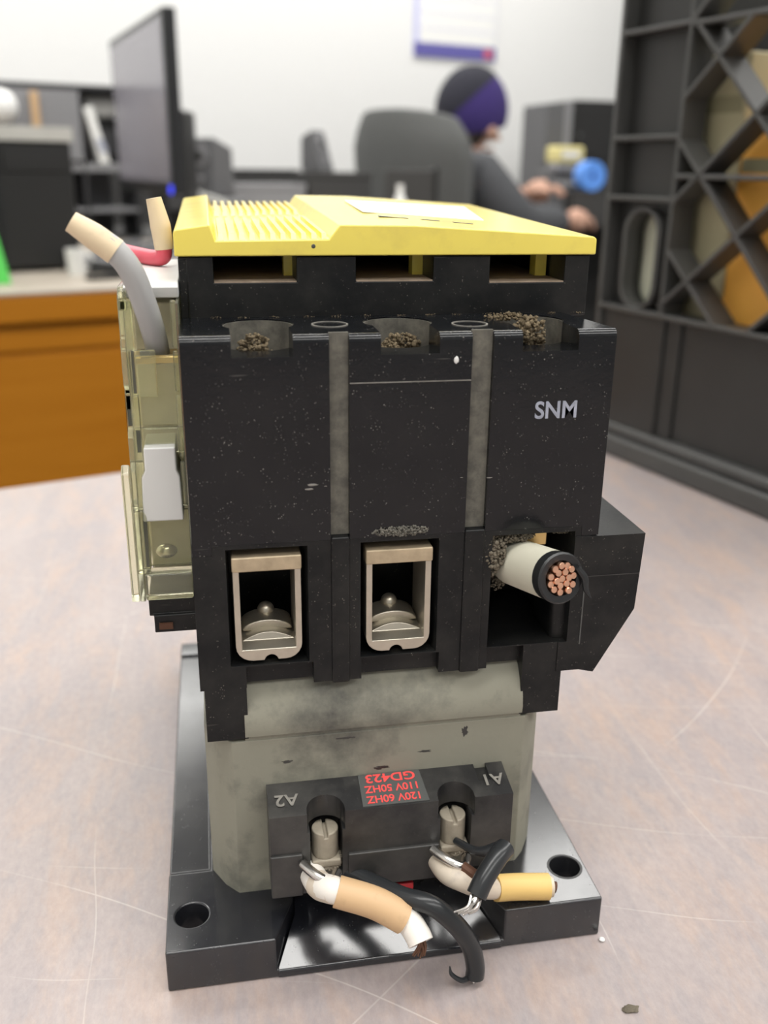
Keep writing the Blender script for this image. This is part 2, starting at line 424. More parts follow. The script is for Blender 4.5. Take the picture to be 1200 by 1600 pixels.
# ------------------------------------------------------------------ the table
TBL = Vector((-0.405, 3.882, 0))                 # a point on the far edge of the table
tb = thing('table', 'worn pinkish-brown laminate table scattered with fine scratches', 'table', (TBL.x+TN.x*5, TBL.y+TN.y*5, FLOOR), TH)
m = MB().box(-10, 11, -5.5, 5.0, -0.35-FLOOR, -FLOOR)
m.build('table_top', 'table_laminate', tb, bevel=0.03)
for lx in (-9.4, 10.4):
    for ly in (-5.0, 4.4):
        MB().box(lx-0.25, lx+0.25, ly-0.25, ly+0.25, 0, -0.35-FLOOR).build('leg', 'device_black', tb, bevel=0.03)
MB().box(-9.2, 10.2, 4.2, 4.5, -1.2-FLOOR, -0.35-FLOOR).build('apron', 'device_black', tb)

# ------------------------------------------------------------------ the contactor
OFF = Vector((0.5, 0.7, 0))
ct = thing('contactor', 'old dusty black three-pole contactor with a yellow cover standing on the laminate table', 'contactor', OFF)
HB = 0.1086
# base plate
m = MB().prism([(0, 0), (1, 0), (1, 0.24), (0.998, 1.45), (0.002, 1.45), (0, 0.24)], 'z', 0.0, HB)
cuts = [MB().prism([(0.238, -0.05), (0.762, -0.05), (0.765, 0.0), (0.715, 0.10), (0.69, 0.3), (0.31, 0.3), (0.285, 0.11), (0.238, 0.0)], 'z', 0.0225, 0.3),
        MB().cyl((0.056, 0.106), 0.037, -0.1, 0.3), MB().cyl((0.949, 0.115), 0.037, -0.1, 0.3),
        MB().prism([(0.245, HB), (0.26, HB-0.012), (1.6, HB-0.012), (1.6, 0.3), (0.245, 0.3)], 'x', -0.1, 0.098),
        MB().box(-0.1, 0.12, 1.34, 1.36, 0.07, 0.3)]
base = m.build('base_plate', 'base_black', ct, cut=cuts, bevel=0.007)
MB().ring((0.949, 0.115), 0.0375, 0.043, HB-0.002, HB+0.0004).build('hole_rim', 'coil_block', base)
MB().prism([(-0.003, 0.002), (-0.003, 0.018), (0.002, 0.0225), (0.17, 0.098), (0.26, 0.104), (0.26, 0.002)], 'x', 0.241, 0.759).build('front_ramp', 'base_black', base, bevel=0.003,
    cut=[MB().prism([(0.0, -0.1), (0.238, -0.1), (0.2385, 0.0), (0.287, 0.11), (0.312, 0.5), (0.0, 0.5)], 'z', -0.2, 0.3), MB().prism([(1.0, -0.1), (0.762, -0.1), (0.764, 0.0), (0.713, 0.10), (0.688, 0.5), (1.0, 0.5)], 'z', -0.2, 0.3)])
# coil housing: chamfered box with a rolled shoulder
m = MB().prism([(0.165, 0.157), (0.835, 0.157), (0.862, 0.185), (0.895, 0.24), (0.895, 1.3), (0.105, 1.3), (0.105, 0.245), (0.135, 0.19)], 'z', HB-0.003, 0.52)
ch = m.build('coil_housing', 'dusty_coil', ct, bevel=0.003, smooth=12)
prof = [(0.160, 0.515), (0.160, 0.530), (0.150, 0.534), (0.147, 0.552), (0.152, 0.58), (0.164, 0.61), (0.184, 0.638), (0.214, 0.66), (0.26, 0.67), (0.6, 0.67), (0.6, 0.515)]
MB().prism(prof, 'x', 0.195, 0.825).build('coil_shoulder', 'dusty_coil', ct)
for k, (x, z, a, b, y) in enumerate(((0.693, 0.494, 0.7, 1.3, 0.1572), (0.497, 0.417, 1.8, 0.5, 0.1572), (0.285, 0.457, 1.2, 0.4, 0.1572), (0.60, 0.450, 1.6, 0.3, 0.1572), (0.42, 0.505, 2.2, 0.25, 0.1572))):
    lump('smudge', (x, y, z), 0.011, ch, 12+k*3.1, (a, 0.04, b), 0.9, sub=3, mat='coil_block')
# black lower housing with three terminal pockets
YF = 0.155
m = MB().box(0.105, 0.955, YF, 1.38, 0.655, 1.0)
jn = [MB().prism([(0.90, 0.634), (0.953, 0.634), (0.989, 0.625), (1.074, 0.779), (1.081, 0.961), (0.90, 0.961)], 'y', YF-0.003, 0.62),
      MB().prism([(YF, 0.528), (YF, 0.68), (0.5, 0.68), (0.5, 0.60), (0.30, 0.528)], 'x', 0.1135, 0.2025),
      MB().prism([(YF, 0.528), (YF, 0.66), (0.20, 0.72), (0.5, 0.72), (0.5, 0.60), (0.30, 0.528)], 'x', 0.820, 0.913),
      ]
cuts = [MB().hexa([(0.162, 0.1, 0.705), (0.352, 0.1, 0.705), (0.331, 0.19, 0.71), (0.178, 0.19, 0.71), (0.162, 0.1, 0.990), (0.352, 0.1, 0.990), (0.331, 0.19, 0.967), (0.178, 0.19, 0.967)]), MB().box(0.178, 0.331, 0.18, 0.40, 0.708, 0.967),
        MB().hexa([(0.440, 0.1, 0.705), (0.630, 0.1, 0.705), (0.610, 0.19, 0.71), (0.456, 0.19, 0.71), (0.440, 0.1, 0.990), (0.630, 0.1, 0.990), (0.610, 0.19, 0.967), (0.456, 0.19, 0.967)]), MB().box(0.456, 0.610, 0.18, 0.40, 0.708, 0.967),
        MB().hexa([(0.732, 0.1, 0.705), (0.925, 0.1, 0.705), (0.89, 0.42, 0.72), (0.745, 0.42, 0.72), (0.732, 0.1, 0.978), (0.925, 0.1, 0.978), (0.89, 0.42, 0.955), (0.745, 0.42, 0.955)]),
        MB().box(0.2035, 0.348, 0.1, 0.18, 0.62, 0.7051), MB().box(0.452, 0.625, 0.1, 0.18, 0.62, 0.7051), MB().box(0.735, 0.8195, 0.1, 0.18, 0.62, 0.7051),
        MB().box(-0.1, 0.146, 0.0, YF+0.02, 0.964, 1.2), MB().box(0.9325, 1.2, 0.0, 1.5, 0.9625, 1.2), MB().box(-0.1, 1.2, 0.0, 1.5, 0.985, 1.2)]
lh = m.build('lower_housing', 'black_matt', ct, join=jn, cut=cuts, bevel=0.004)
MB().box(0.948, 0.951, YF-0.0045, YF+0.01, 0.70, 0.86).build('shroud_seam', 'label_dark', lh)
for x0, x1 in ((0.388, 0.426), (0.672, 0.716)):
    f = MB().prism([(x0-0.003, YF+0.03), (x0, YF-0.006), (x1, YF-0.006), (x1+0.003, YF+0.03)], 'z', 0.652, 0.992)
    f.build('barrier_fin', 'black_matt', ct, bevel=0.004)
MB().box(0.887, 0.942, YF+0.016, 0.30, 0.672, 0.865).build('pocket_column', 'black_matt', ct, bevel=0.015, seg=3)
# glossy upper housing (arc chute): rounded top-front edge, grooves and bored recesses
ZT = 1.407
prof = [(YF, 0.9855)] + [(YF+0.016-0.016*math.cos(k*math.pi/14), ZT-0.016+0.016*math.sin(k*math.pi/14)) for k in range(8)] + [(1.38, ZT), (1.38, 0.9855)]
m = MB().prism(prof, 'x', 0.107, 0.972)
jn = [MB().box(0.107, 0.1455, YF, YF+0.019, 0.9645, 1.1), MB().box(0.933, 0.972, YF, 0.7, 0.963, 1.1)]
cuts = [MB().box(0.388, 0.427, 0.1, YF+0.016, 0.9, 1.6), MB().box(0.672, 0.716, 0.1, YF+0.016, 0.9, 1.6)]
HOLES = (0.2605, 0.5475, 0.8335)
for hx in HOLES:
    cuts.append(MB().box(hx-0.0585, hx+0.0585, 0.1, 0.29, 1.366, 1.6))
    cuts.append(MB().cyl((hx, 0.295), 0.072, 1.22, 1.6, n=40))
cuts.append(MB().prism([(0.974, 0.155), (1.2, 0.155), (1.2, 1.6), (0.925, 1.6), (0.925, 0.50)], 'z', 1.02, 1.6))
uh = m.build('upper_housing', 'black_gloss', ct, join=jn, cut=cuts, bevel=0.0035)
MB().box(0.428, 0.6715, YF-0.0012, YF+0.01, 1.3105, 1.3125).build('panel_seam', 'scuffed', uh)
for x0, x1 in ((0.3885, 0.4265), (0.6725, 0.7155)):
    MB().box(x0, x1, YF+0.011, YF+0.018, 0.993, ZT+0.002).build('divider_strip', 'dusty_strip', ct)
for c in ((0.404, 0.275), (0.690, 0.250)):
    MB().ring(c, 0.034, 0.0375, ZT-0.002, ZT+0.0015).build('moulding_ring', 'scuffed', uh)
for hx in HOLES:
    MB().cyl((hx, 0.295), 0.070, 1.222, 1.30, n=32).build('recess_floor', 'dusty_inside', uh)
    MB().ring((hx, 0.295), 0.0695, 0.0718, 1.30, 1.404).build('recess_dust', 'dusty_strip', uh, cut=[MB().box(hx-0.2, hx+0.2, 0.0, 0.285, 1.2, 1.5)])
MB().box(0.951, 1.0765, YF-0.0042, YF+0.002, 0.8655, 0.8670).build('panel_seam', 'coil_block', lh)
text_mesh('lettering', 'SNM', 0.050, 'white_ink', uh, Matrix.Translation((0.8545, YF-0.0008, 1.243)) @ Matrix.Rotation(R(90), 4, 'X') @ Matrix.Diagonal((0.92, 1.0, 1, 1)), label='pale stamped letters SNM')
lump('chip', (0.640, YF, 1.352), 0.006, uh, 3, (0.8, 0.3, 1.2), sub=2, mat='white_plastic')
for x, z, w_ in ((0.352, 1.107, 0.022), (0.345, 1.098, 0.018), (0.720, 1.105, 0.012), (0.660, 1.108, 0.006), (0.378, 1.103, 0.006)):
    lump('scuff', (x, YF-0.0005, z), w_*0.5, uh, x*50, (1.0, 0.05, 0.22), sub=2, mat='scuffed')
# upper tier with three openings
YT = 0.392
m = MB().box(0.107, 0.997, YT, 1.38, 1.400, 1.531)
cuts = [MB().box(0.178, 0.350, 0.3, 1.0, 1.4785, 1.6), MB().box(0.476, 0.644, 0.3, 1.0, 1.4785, 1.6), MB().box(0.770, 0.941, 0.3, 1.0, 1.4735, 1.6), MB().box(0.0, 0.124, 0.3, YT+0.006, 1.3, 1.525)]
ut = m.build('upper_tier', 'black_matt', ct, cut=cuts, bevel=0.004)
for x0, x1, z in ((0.178, 0.350, 1.4787), (0.476, 0.644, 1.4787), (0.770, 0.941, 1.4737)):
    MB().box(x0+0.0005, x1-0.0005, YT+0.002, 0.99, z-0.001, z+0.002).build('opening_floor', 'dusty_inside', ut)
# yellow cover
Y0, Y1, RISE = 0.383, 1.43, 0.030
def cover_profile(dz, f=1.0):
    return [(0.101, 1.5325), (0.101, 1.580+dz), (0.106, 1.585+dz), (0.174, 1.595+dz), (0.185, 1.563+dz), (0.418, 1.566+dz), (0.441, 1.595+dz), (0.60, 1.5935+dz), (1.000, 1.5705+dz), (1.007, 1.565+dz), (1.007, 1.5325)]
m = MB()
ra = [m.bm.verts.new(Vector((x, Y0, z))) for x, z in cover_profile(0)]
rb = [m.bm.verts.new(Vector((x, Y1, z))) for x, z in cover_profile(RISE)]
m.face(ra[::-1]); m.face(rb)
for i in range(len(ra)): j = (i+1) % len(ra); m.face([ra[i], ra[j], rb[j], rb[i]])
cv = m.build('cover', 'yellow_cover', ct, bevel=0.008, seg=3, label='bright yellow ribbed plastic cover')
def zc(y): return RISE*(y-Y0)/(Y1-Y0)
for i in range(11):
    x = 0.196 + i*0.0213
    for a, b in ((Y0+0.012, 0.80 if i < 6 else 0.86), (1.02 if i < 6 else 1.05, Y1-0.005)):
        MB().hexa([(x-0.006, a-0.008, 1.561+zc(a)), (x+0.006, a-0.008, 1.561+zc(a)), (x+0.006, b, 1.561+zc(b)), (x-0.006, b, 1.561+zc(b)),
                   (x-0.0048, a+0.006, 1.577+zc(a)), (x+0.0048, a+0.006, 1.577+zc(a)), (x+0.0048, b, 1.577+zc(b)), (x-0.0048, b, 1.577+zc(b))]).build('rib', 'yellow_cover', cv)
def ztop(x, y): return 1.5935 - (x-0.60)*0.0575 + zc(y)
q = [(0.541, 0.716), (0.831, 0.671), (0.926, 1.22), (0.557, 1.15)]
MB().hexa([(x, y, ztop(x, y)-0.001) for x, y in q] + [(x, y, ztop(x, y)+0.0015) for x, y in q]).build('paper_label', 'white_paper', cv, label='blank white paper label')
for (xa, ya), (xb, yb) in (((0.56, 0.60), (0.625, 0.585)), ((0.655, 0.578), (0.695, 0.568)), ((0.725, 0.552), (0.765, 0.535))):
    e = 0.008
    MB().hexa([(xa, ya-e, ztop(xa, ya)-0.001), (xb, yb-e, ztop(xb, yb)-0.001), (xb, yb+e, ztop(xb, yb)-0.001), (xa, ya+e, ztop(xa, ya)-0.001),
               (xa, ya-e, ztop(xa, ya)+0.0008), (xb, yb-e, ztop(xb, yb)+0.0008), (xb, yb+e, ztop(xb, yb)+0.0008), (xa, ya+e, ztop(xa, ya)+0.0008)]).build('pen_mark', 'label_dark', cv)
lump('ink_dot', (0.385, Y0-0.0002, 1.552), 0.0045, cv, 5, (1, 0.2, 1), 0.1, sub=2, mat='label_dark')
for x in (0.343, 0.632, 0.922):
    MB().box(x-0.012, x+0.014, 0.50, 0.54, 1.476, 1.534).build('cover_post', 'yellow_cover', cv)
# box clamps in the first two pockets
def clamp(xc, dx):
    g = 0.0705; zt, zb = 0.956, 0.716; y0, y1 = YF+0.004, YF+0.13
    def outline(ins):
        w_ = g-ins; r = 0.036-ins*0.5; L = [(xc-w_, zt)]
        for k in range(6):
            t = math.pi+k*math.pi/10; L.append((xc-w_+r+r*math.cos(t), zb+ins+r+r*math.sin(t)))
        for k in range(6):
            t = 1.5*math.pi+k*math.pi/10; L.append((xc+w_-r+r*math.cos(t), zb+ins+r+r*math.sin(t)))
        L.append((xc+w_, zt)); return L
    o = MB().prism(outline(0), 'y', y0, y1)
    ins = 0.0135
    arch = [(xc+(g-ins)*(1-2*k/14), zb+0.034+0.016*math.sin(math.pi*k/14)) for k in range(15)]
    inner = MB().prism([(xc-(g-ins), 1.1)] + [(xc-(g-ins), zb+0.034)] + arch[::-1][1:-1] + [(xc+(g-ins), zb+0.034), (xc+(g-ins), 1.1)], 'y', y0-0.1, y1+0.1)
    notch = MB().cyl((xc+dx, zb-0.002), 0.0145, y0-0.05, y0+0.03, axis='y', n=20)
    lip = MB().prism([(y0-0.02, zb+0.024), (y0-0.02, zb+0.08), (y0+0.045, zb+0.08), (y0+0.030, zb+0.034), (y0+0.012, zb+0.028)], 'x', xc-g+ins, xc+g-ins)
    cl = o.build('box_clamp', 'metal_clamp', ct, cut=[inner, notch, lip], bevel=0.004, seg=3, label='tinned steel box clamp')
    MB().box(xc-g-0.001, xc+g+0.001, y0-0.006, y1-0.02, 0.925, 0.957).build('pressure_bar', 'clamp_bar', cl, bevel=0.003)
    pts = [(xc+0.055*math.cos(math.pi*(1-k/12)), zb+0.040+0.026*math.sin(math.pi*k/12)) for k in range(13)]
    MB().prism(pts, 'y', y0+0.060, y1-0.002).build('saddle', 'metal_clamp', cl, bevel=0.004)
    MB().sphere((xc, y1-0.014, zb+0.066), 0.019, 18, 12).build('screw_tip', 'metal_clamp', cl)
    MB().ring((xc+dx, 0), 0.0145, 0.0235, y0-0.001, y0+0.03, n=24).build('notch_boss', 'metal_clamp', cl) if False else None
clamp(0.2545, 0.004); clamp(0.533, -0.004)
MB().box(0.80, 0.875, 0.205, 0.30, 0.925, 0.962).build('pressure_bar', 'brass', ct, bevel=0.003)
# thick cut cable in the third pocket
def frame(d):
    d = d.normalized(); a = d.orthogonal().normalized(); return d, a, d.cross(a)
A, B = Vector((0.775, 0.33, 0.865)), Vector((0.846, 0.035, 0.921))
RC = 0.053
cb = MB().tube([A, A.lerp(B, 0.5), B-(B-A).normalized()*0.024], RC, n=28, steps=4, caps=True).build('power_cable', 'cable_white', ct, label='thick off-white cable stub with bare copper end')
d, a_, b_ = frame(B-A)
def ringpts(c, r, n=28): return [c + (a_*math.cos(2*math.pi*k/n)+b_*math.sin(2*math.pi*k/n))*r for k in range(n)]
m = MB(); n = 28
L = [ringpts(B-d*0.026, RC+0.0002), ringpts(B-d*0.008, RC+0.0006), ringpts(B-d*0.001, RC+0.0015), ringpts(B+d*0.003, RC-0.002), ringpts(B+d*0.001, 0.0375), ringpts(B-d*0.014, 0.036)]
V = [[m.bm.verts.new(p) for p in r] for r in L]
for p, q in zip(V, V[1:]):
    for k in range(n): m.face([p[k], p[(k+1) % n], q[(k+1) % n], q[k]])
m.face(V[-1]); m.build('inner_jacket', 'rubber_black', cb)
m = MB(); right = Vector((0.95, 0.1, -0.3)).normalized()
pp = B + right*0.050
m.tube([pp+Vector((-0.012, 0.0, 0.035)), pp+Vector((0.004, -0.004, 0.012)), pp+Vector((0.007, -0.010, -0.012)), pp+Vector((0.017, -0.016, -0.030))], [0.006, 0.008, 0.006, 0.0015], n=8).build('torn_flap', 'rubber_black', cb)
k = 0
for rr, cnt in ((0.0, 1), (0.0150, 6), (0.0285, 11)):
    for i in range(cnt):
        t = 2*math.pi*(i+0.3*random.random())/cnt + rr*20
        c = B + (a_*math.cos(t)+b_*math.sin(t))*rr
        ext = 0.004+0.008*random.random()
        MB().tube([c-d*0.022, c+d*ext*0.6, c+d*ext], [0.0077, 0.0077, 0.0062], n=10, steps=2).build('copper_strand', 'copper', cb)
# dust and fluff
crumbs('dust_clump', (0.252, 0.275, 1.358), 0.036, ct, 1, (1.0, 0.9, 0.95))
crumbs('dust_clump', (0.222, 0.265, 1.335), 0.022, ct, 2, (1.2, 0.9, 0.9), 170)
crumbs('dust_clump', (0.520, 0.270, 1.345), 0.034, ct, 3, (1.1, 0.9, 0.8))
crumbs('dust_clump', (0.565, 0.330, 1.350), 0.034, ct, 4, (1.2, 0.7, 0.9))
crumbs('dust_clump', (0.822, 0.260, 1.378), 0.040, ct, 5, (0.95, 0.9, 1.1), 340)
crumbs('dust_clump', (0.790, 0.33, 1.409), 0.022, ct, 6, (2.2, 0.9, 0.35), 200)
for k in range(26):
    crumbs('dust_clump', (0.14+0.033*k+random.uniform(-.012, .012), 0.383, 1.408), 0.008, ct, 20+k, (1.8, 0.8, 0.3), 14) if k % 2 else None
crumbs('dust_clump', (0.535, 0.154, 0.997), 0.020, ct, 7, (3.2, 0.25, 0.55), 520, mat='dusty_strip')
crumbs('dust_clump', (0.742, 0.165, 0.925), 0.034, ct, 8, (0.8, 0.4, 1.35), 420, mat='dust_grey')
crumbs('dust_clump', (0.785, 0.175, 0.962), 0.026, ct, 9, (2.0, 0.5, 0.45), 420, mat='dust_grey')
crumbs('dust_clump', (0.900, 0.19, 0.965), 0.016, ct, 10, (1.6, 0.6, 0.6), 160, mat='dust_grey')
crumbs('dust_clump', (0.765, 0.20, 0.845), 0.020, ct, 11, (0.8, 0.6, 1.0), 160, mat='dust_grey')

# coil terminal block
m = MB().prism([(0.06, 0.172), (0.06, 0.384), (0.157, 0.402), (0.17, 0.402), (0.17, 0.172)], 'x', 0.236, 0.785)
cuts = []
for bx in (0.360, 0.654):
    cuts += [MB().cyl((bx, 0.070), 0.042, 0.335, 0.6, n=32), MB().box(bx-0.042, bx+0.042, -0.1, 0.068, 0.335, 0.6), MB().box(bx-0.036, bx+0.036, -0.1, 0.135, 0.1, 0.338)]
cuts += [MB().prism([(0.02, 0.1), (0.02, 0.205), (0.15, 0.12), (0.15, 0.1)], 'x', 0.40, 0.62), MB().box(0.70, 0.9, -0.1, 0.15, 0.1, 0.192),
         MB().box(0.716, 0.745, 0.105, 0.25, 0.39, 0.5)]
cbk = m.build('coil_terminal_block', 'coil_block', ct, cut=cuts, bevel=0.004)
MB().box(0.408, 0.616, 0.052, 0.068, 0.178, 0.2715).build('front_step', 'coil_block', cbk, bevel=0.003)
MB().box(0.236, 0.306, 0.053, 0.068, 0.172, 0.284).build('front_step', 'coil_block', cbk, bevel=0.003)
sl = math.atan2(0.018, 0.097)
MW = Matrix.Translation((0.514, 0.1085, 0.3945)) @ Matrix.Rotation(sl, 4, 'X')
q = [(-0.072, -0.046), (0.078, -0.046), (0.072, 0.047), (-0.070, 0.047)]
m = MB().hexa([tuple(MW @ Vector((x, y, -0.002))) for x, y in q] + [tuple(MW @ Vector((x, y, 0.001))) for x, y in q])
lb = m.build('coil_label', 'label_dark', cbk, label='dark coil label with upside-down red print 120V 60HZ 110V 50HZ GD423')
for body, yy, size in (('120V 60HZ', -0.028, 0.0285), ('110V 50HZ', 0.002, 0.0285), ('GD423', 0.033, 0.034)):
    text_mesh('lettering', body, size, 'red_ink', cbk, MW @ Matrix.Translation((0.002, yy, 0.0014)) @ Matrix.Rotation(math.pi, 4, 'Z') @ Matrix.Diagonal((0.92 if len(body) > 5 else 1.15, 1, 1, 1)))
for tx, body in ((0.277, 'A2'), (0.748, 'A1')):
    M2 = Matrix.Translation((tx, 0.105, 0.394)) @ Matrix.Rotation(sl, 4, 'X')
    text_mesh('lettering', body, 0.045, 'scuffed', cbk, M2 @ Matrix.Translation((0, 0, 0.001)) @ Matrix.Rotation(math.pi, 4, 'Z'))
for bx in (0.360, 0.654):
    s = MB().cyl((bx, 0.093), 0.030, 0.255, 0.322, n=24).build('terminal_screw', 'metal_dusty', cbk, bevel=0.004, cut=[MB().box(bx-0.004, bx+0.004, 0.0, 0.2, 0.312, 0.4)])
    MB().box(bx-0.033, bx+0.033, 0.060, 0.132, 0.236, 0.256).build('clamp_plate', 'metal_dusty', cbk, bevel=0.005)
    lump('dust_clump', (bx+0.008, 0.085, 0.236), 0.026, cbk, bx*30, (1.1, 0.8, 0.8), 0.5, mat='metal_dusty')
MB().prism([(0.455, 0.128), (0.50, 0.142), (0.566, 0.142), (0.566, 0.122), (0.55, 0.112), (0.455, 0.112)], 'y', 0.085, 0.15).build('red_tab', 'red_tab', ct, bevel=0.004, label='red plastic tab')
# control wires
def wire(name, pts, rad, mat, parent, label=None, n=16): return MB().tube(pts, rad, n=n).build(name, mat, parent, label=label)
w1 = wire('control_wire', [(0.325, 0.07, 0.222), (0.338, 0.02, 0.228), (0.368, -0.02, 0.243), (0.45, -0.045, 0.220), (0.515, -0.065, 0.183), (0.535, -0.09, 0.164), (0.541, -0.105, 0.152)], 0.0285, 'wire_white', ct, 'cream wire in a tan marker sleeve')
wire('marker_sleeve', [(0.372, -0.022, 0.2415), (0.45, -0.045, 0.220), (0.512, -0.064, 0.185)], 0.034, 'sleeve_tan', w1)
wire('wire_collar', [(0.335, 0.025, 0.2275), (0.345, 0.006, 0.232), (0.366, -0.018, 0.242)], 0.0300, 'wire_cream', w1)
for i in range(6):
    o_ = Vector((random.uniform(-.014, .014), 0, random.uniform(-.010, .010)))
    wire('strand', [Vector((0.540, -0.100, 0.155))+o_, Vector((0.542, -0.112, 0.146))+o_, Vector((0.532+random.uniform(-.012, .012), -0.122, 0.132))+o_*0.6], [0.004, 0.0035, 0.0015], 'copper_dark', w1, n=7)
w2 = wire('control_wire', [(0.40, 0.085, 0.205), (0.455, 0.03, 0.207), (0.515, -0.03, 0.213), (0.572, -0.065, 0.212), (0.625, -0.078, 0.162), (0.660, -0.078, 0.098), (0.672, -0.082, 0.045), (0.671, -0.086, 0.018)], 0.0215, 'wire_black', ct, 'black rubbery wire curving down to the table')
wire('torn_flap', [(0.664, -0.083, 0.018), (0.640, -0.095, 0.020), (0.617, -0.090, 0.036), (0.613, -0.084, 0.054)], [0.006, 0.006, 0.005, 0.0015], 'wire_black', w2, n=8)
for i in range(5):
    x = 0.664+0.004*i; wire('strand', [(x, -0.086, 0.022), (x, -0.09, 0.012), (x+random.uniform(-.004, .004), -0.094, 0.006)], [0.003, 0.003, 0.0015], 'steel', w2, n=6)
w3 = wire('control_wire', [(0.612, 0.07, 0.222), (0.622, 0.01, 0.228), (0.650, -0.02, 0.228), (0.690, -0.02, 0.205), (0.725, 0.005, 0.172), (0.765, 0.025, 0.152), (0.88, 0.020, 0.142)], 0.0235, 'wire_cream', ct, 'cream wire ending in a yellow marker sleeve')
wire('marker_sleeve', [(0.742, 0.018, 0.160), (0.80, 0.026, 0.148), (0.872, 0.021, 0.1425)], 0.0300, 'sleeve_yellow', w3)
wire('strand', [(0.880, 0.020, 0.142), (0.889, 0.018, 0.140)], 0.013, 'copper_dark', w3, n=10)
w4 = wire('control_wire', [(0.742, -0.030, 0.312), (0.716, -0.055, 0.309), (0.682, -0.082, 0.285), (0.660, -0.100, 0.257)], 0.0225, 'wire_black', ct, 'short black wire stub with frayed silver strands')
wire('wire_skin', [(0.655, 0.06, 0.27), (0.690, 0.0, 0.285), (0.735, -0.028, 0.308)], [0.008, 0.010, 0.019], 'wire_black', w4, n=12)
for i in range(8):
    o_ = Vector((random.uniform(-.012, .012), 0, random.uniform(-.012, .010)))
    wire('strand', [Vector((0.662, -0.098, 0.262))+o_, Vector((0.648, -0.118, 0.248))+o_, Vector((0.622+random.uniform(-.008, .02), -0.124, 0.245))+o_*1.2], [0.0045, 0.004, 0.002], 'steel', w4, n=7)
for x in (0.318, 0.612):
    wire('bare_wire', [(x-0.012, 0.05, 0.262), (x+0.012, 0.012, 0.262), (x+0.042, -0.004, 0.252), (x+0.062, 0.03, 0.246)], 0.011, 'steel', ct, n=12)
wire('bare_wire', [(0.655, -0.004, 0.252), (0.672, -0.02, 0.245), (0.690, -0.025, 0.232)], 0.013, 'copper_dark', ct, n=10)
# clear auxiliary contact block on the left flank
ax = MB().box(0.0, 0.1065, 0.31, 1.0, 0.765, 0.806).build('auxiliary_block', 'black_matt', ct, join=[MB().box(0.010, 0.1065, 0.30, 1.0, 0.728, 0.77)], bevel=0.004, label='auxiliary contact block with clear plastic cover')
MB().box(0.020, 0.050, 0.294, 0.302, 0.738, 0.752).build('contact_pin', 'copper_dark', ax)
MB().box(0.004, 0.098, 0.47, 1.0, 0.806, 1.43).build('contact_carrier', 'aux_inner', ax, bevel=0.004)
m = MB()
m.prism([(0.30, 0.806), (0.30, 1.02), (0.315, 1.04), (0.315, 1.10), (0.33, 1.115), (0.33, 1.17), (0.345, 1.19), (0.345, 1.27), (0.335, 1.28), (0.335, 1.36), (0.35, 1.38), (0.35, 1.455), (0.37, 1.475), (0.95, 1.475), (0.95, 0.806)], 'x', -0.016, -0.004)
m.build('clear_side', 'clear_plastic', ax, bevel=0.002)
MB().prism([(0.30, 0.806), (0.30, 1.10), (0.32, 1.115), (0.36, 1.10), (0.36, 0.806)], 'x', -0.034, -0.017).build('clear_flange', 'clear_plastic', ax, bevel=0.003)
for z0, z1 in ((0.870, 1.010), (1.012, 1.115), (1.117, 1.258), (1.260, 1.350), (1.352, 1.452)):
    MB().hexa([(-0.016, 0.302+0.12*(z0-0.87), z0), (0.011, 0.302+0.12*(z0-0.87), z0), (0.011, 0.345, z0), (-0.016, 0.345, z0), (-0.016, 0.302+0.12*(z1-0.87), z1), (0.011, 0.302+0.12*(z1-0.87), z1), (0.011, 0.345, z1), (-0.016, 0.345, z1)]).build('clear_frame', 'clear_plastic', ax, bevel=0.003)
    MB().box(0.087, 0.098, 0.312+0.10*(z0-0.87), 0.344, z0+0.002, z1-0.002).build('clear_frame', 'clear_plastic', ax, bevel=0.003) if z0 > 0.9 else None
MB().box(0.0985, 0.1055, 0.305, 0.95, 0.808, 1.45).build('clear_side', 'clear_plastic', ax, bevel=0.002)
MB().box(-0.003, 0.098, 0.300, 0.345, 0.807, 0.868).build('clear_foot', 'clear_plastic', ax, bevel=0.004)
MB().box(0.000, 0.052, 0.330, 0.345, 1.255, 1.352).build('clear_pane', 'clear_plastic', ax, bevel=0.003)
MB().box(-0.003, 0.098, 0.350, 0.362, 1.19, 1.338).build('clear_pane', 'clear_plastic', ax, bevel=0.003)
MB().box(-0.003, 0.098, 0.345, 0.357, 0.87, 1.0).build('clear_pane', 'clear_plastic', ax, bevel=0.003)
MB().box(-0.003, 0.098, 0.345, 0.36, 1.13, 1.185).build('clear_pane', 'clear_plastic', ax, bevel=0.003)
MB().prism([(0.002, 0.985), (0.088, 0.985), (0.086, 1.085), (0.080, 1.10), (0.080, 1.15), (0.014, 1.15), (0.014, 1.10), (0.006, 1.085)], 'y', 0.318, 0.44).build('plunger', 'white_plastic', ax, bevel=0.004, label='milky white plunger')
MB().sphere((0.042, 0.40, 0.885), 0.024, 18, 12, 1, 0.6, 0.7).build('screw_head', 'steel', ax)
MB().box(0.006, 0.096, 0.37, 0.46, 1.318, 1.332).build('terminal_plate', 'brass', ax, bevel=0.002)
MB().box(0.020, 0.040, 0.365, 0.40, 1.333, 1.343).build('contact_pin', 'rubber_black', ax)
MB().prism([(0.37, 1.452), (0.36, 1.475), (0.40, 1.482), (0.90, 1.482), (0.90, 1.452)], 'x', -0.004, 0.1055).build('top_plate', 'white_plastic', ax, bevel=0.003)
MB().box(-0.014, 0.002, 0.345, 0.40, 1.43, 1.47).build('clear_corner', 'clear_plastic', ax, bevel=0.004)
w5 = wire('control_wire', [(0.054, 0.41, 1.33), (0.052, 0.36, 1.375), (0.042, 0.325, 1.435), (0.022, 0.305, 1.507), (-0.004, 0.30, 1.548), (-0.035, 0.30, 1.573)], 0.0245, 'wire_grey', ct, 'grey wire with a cream marker sleeve')
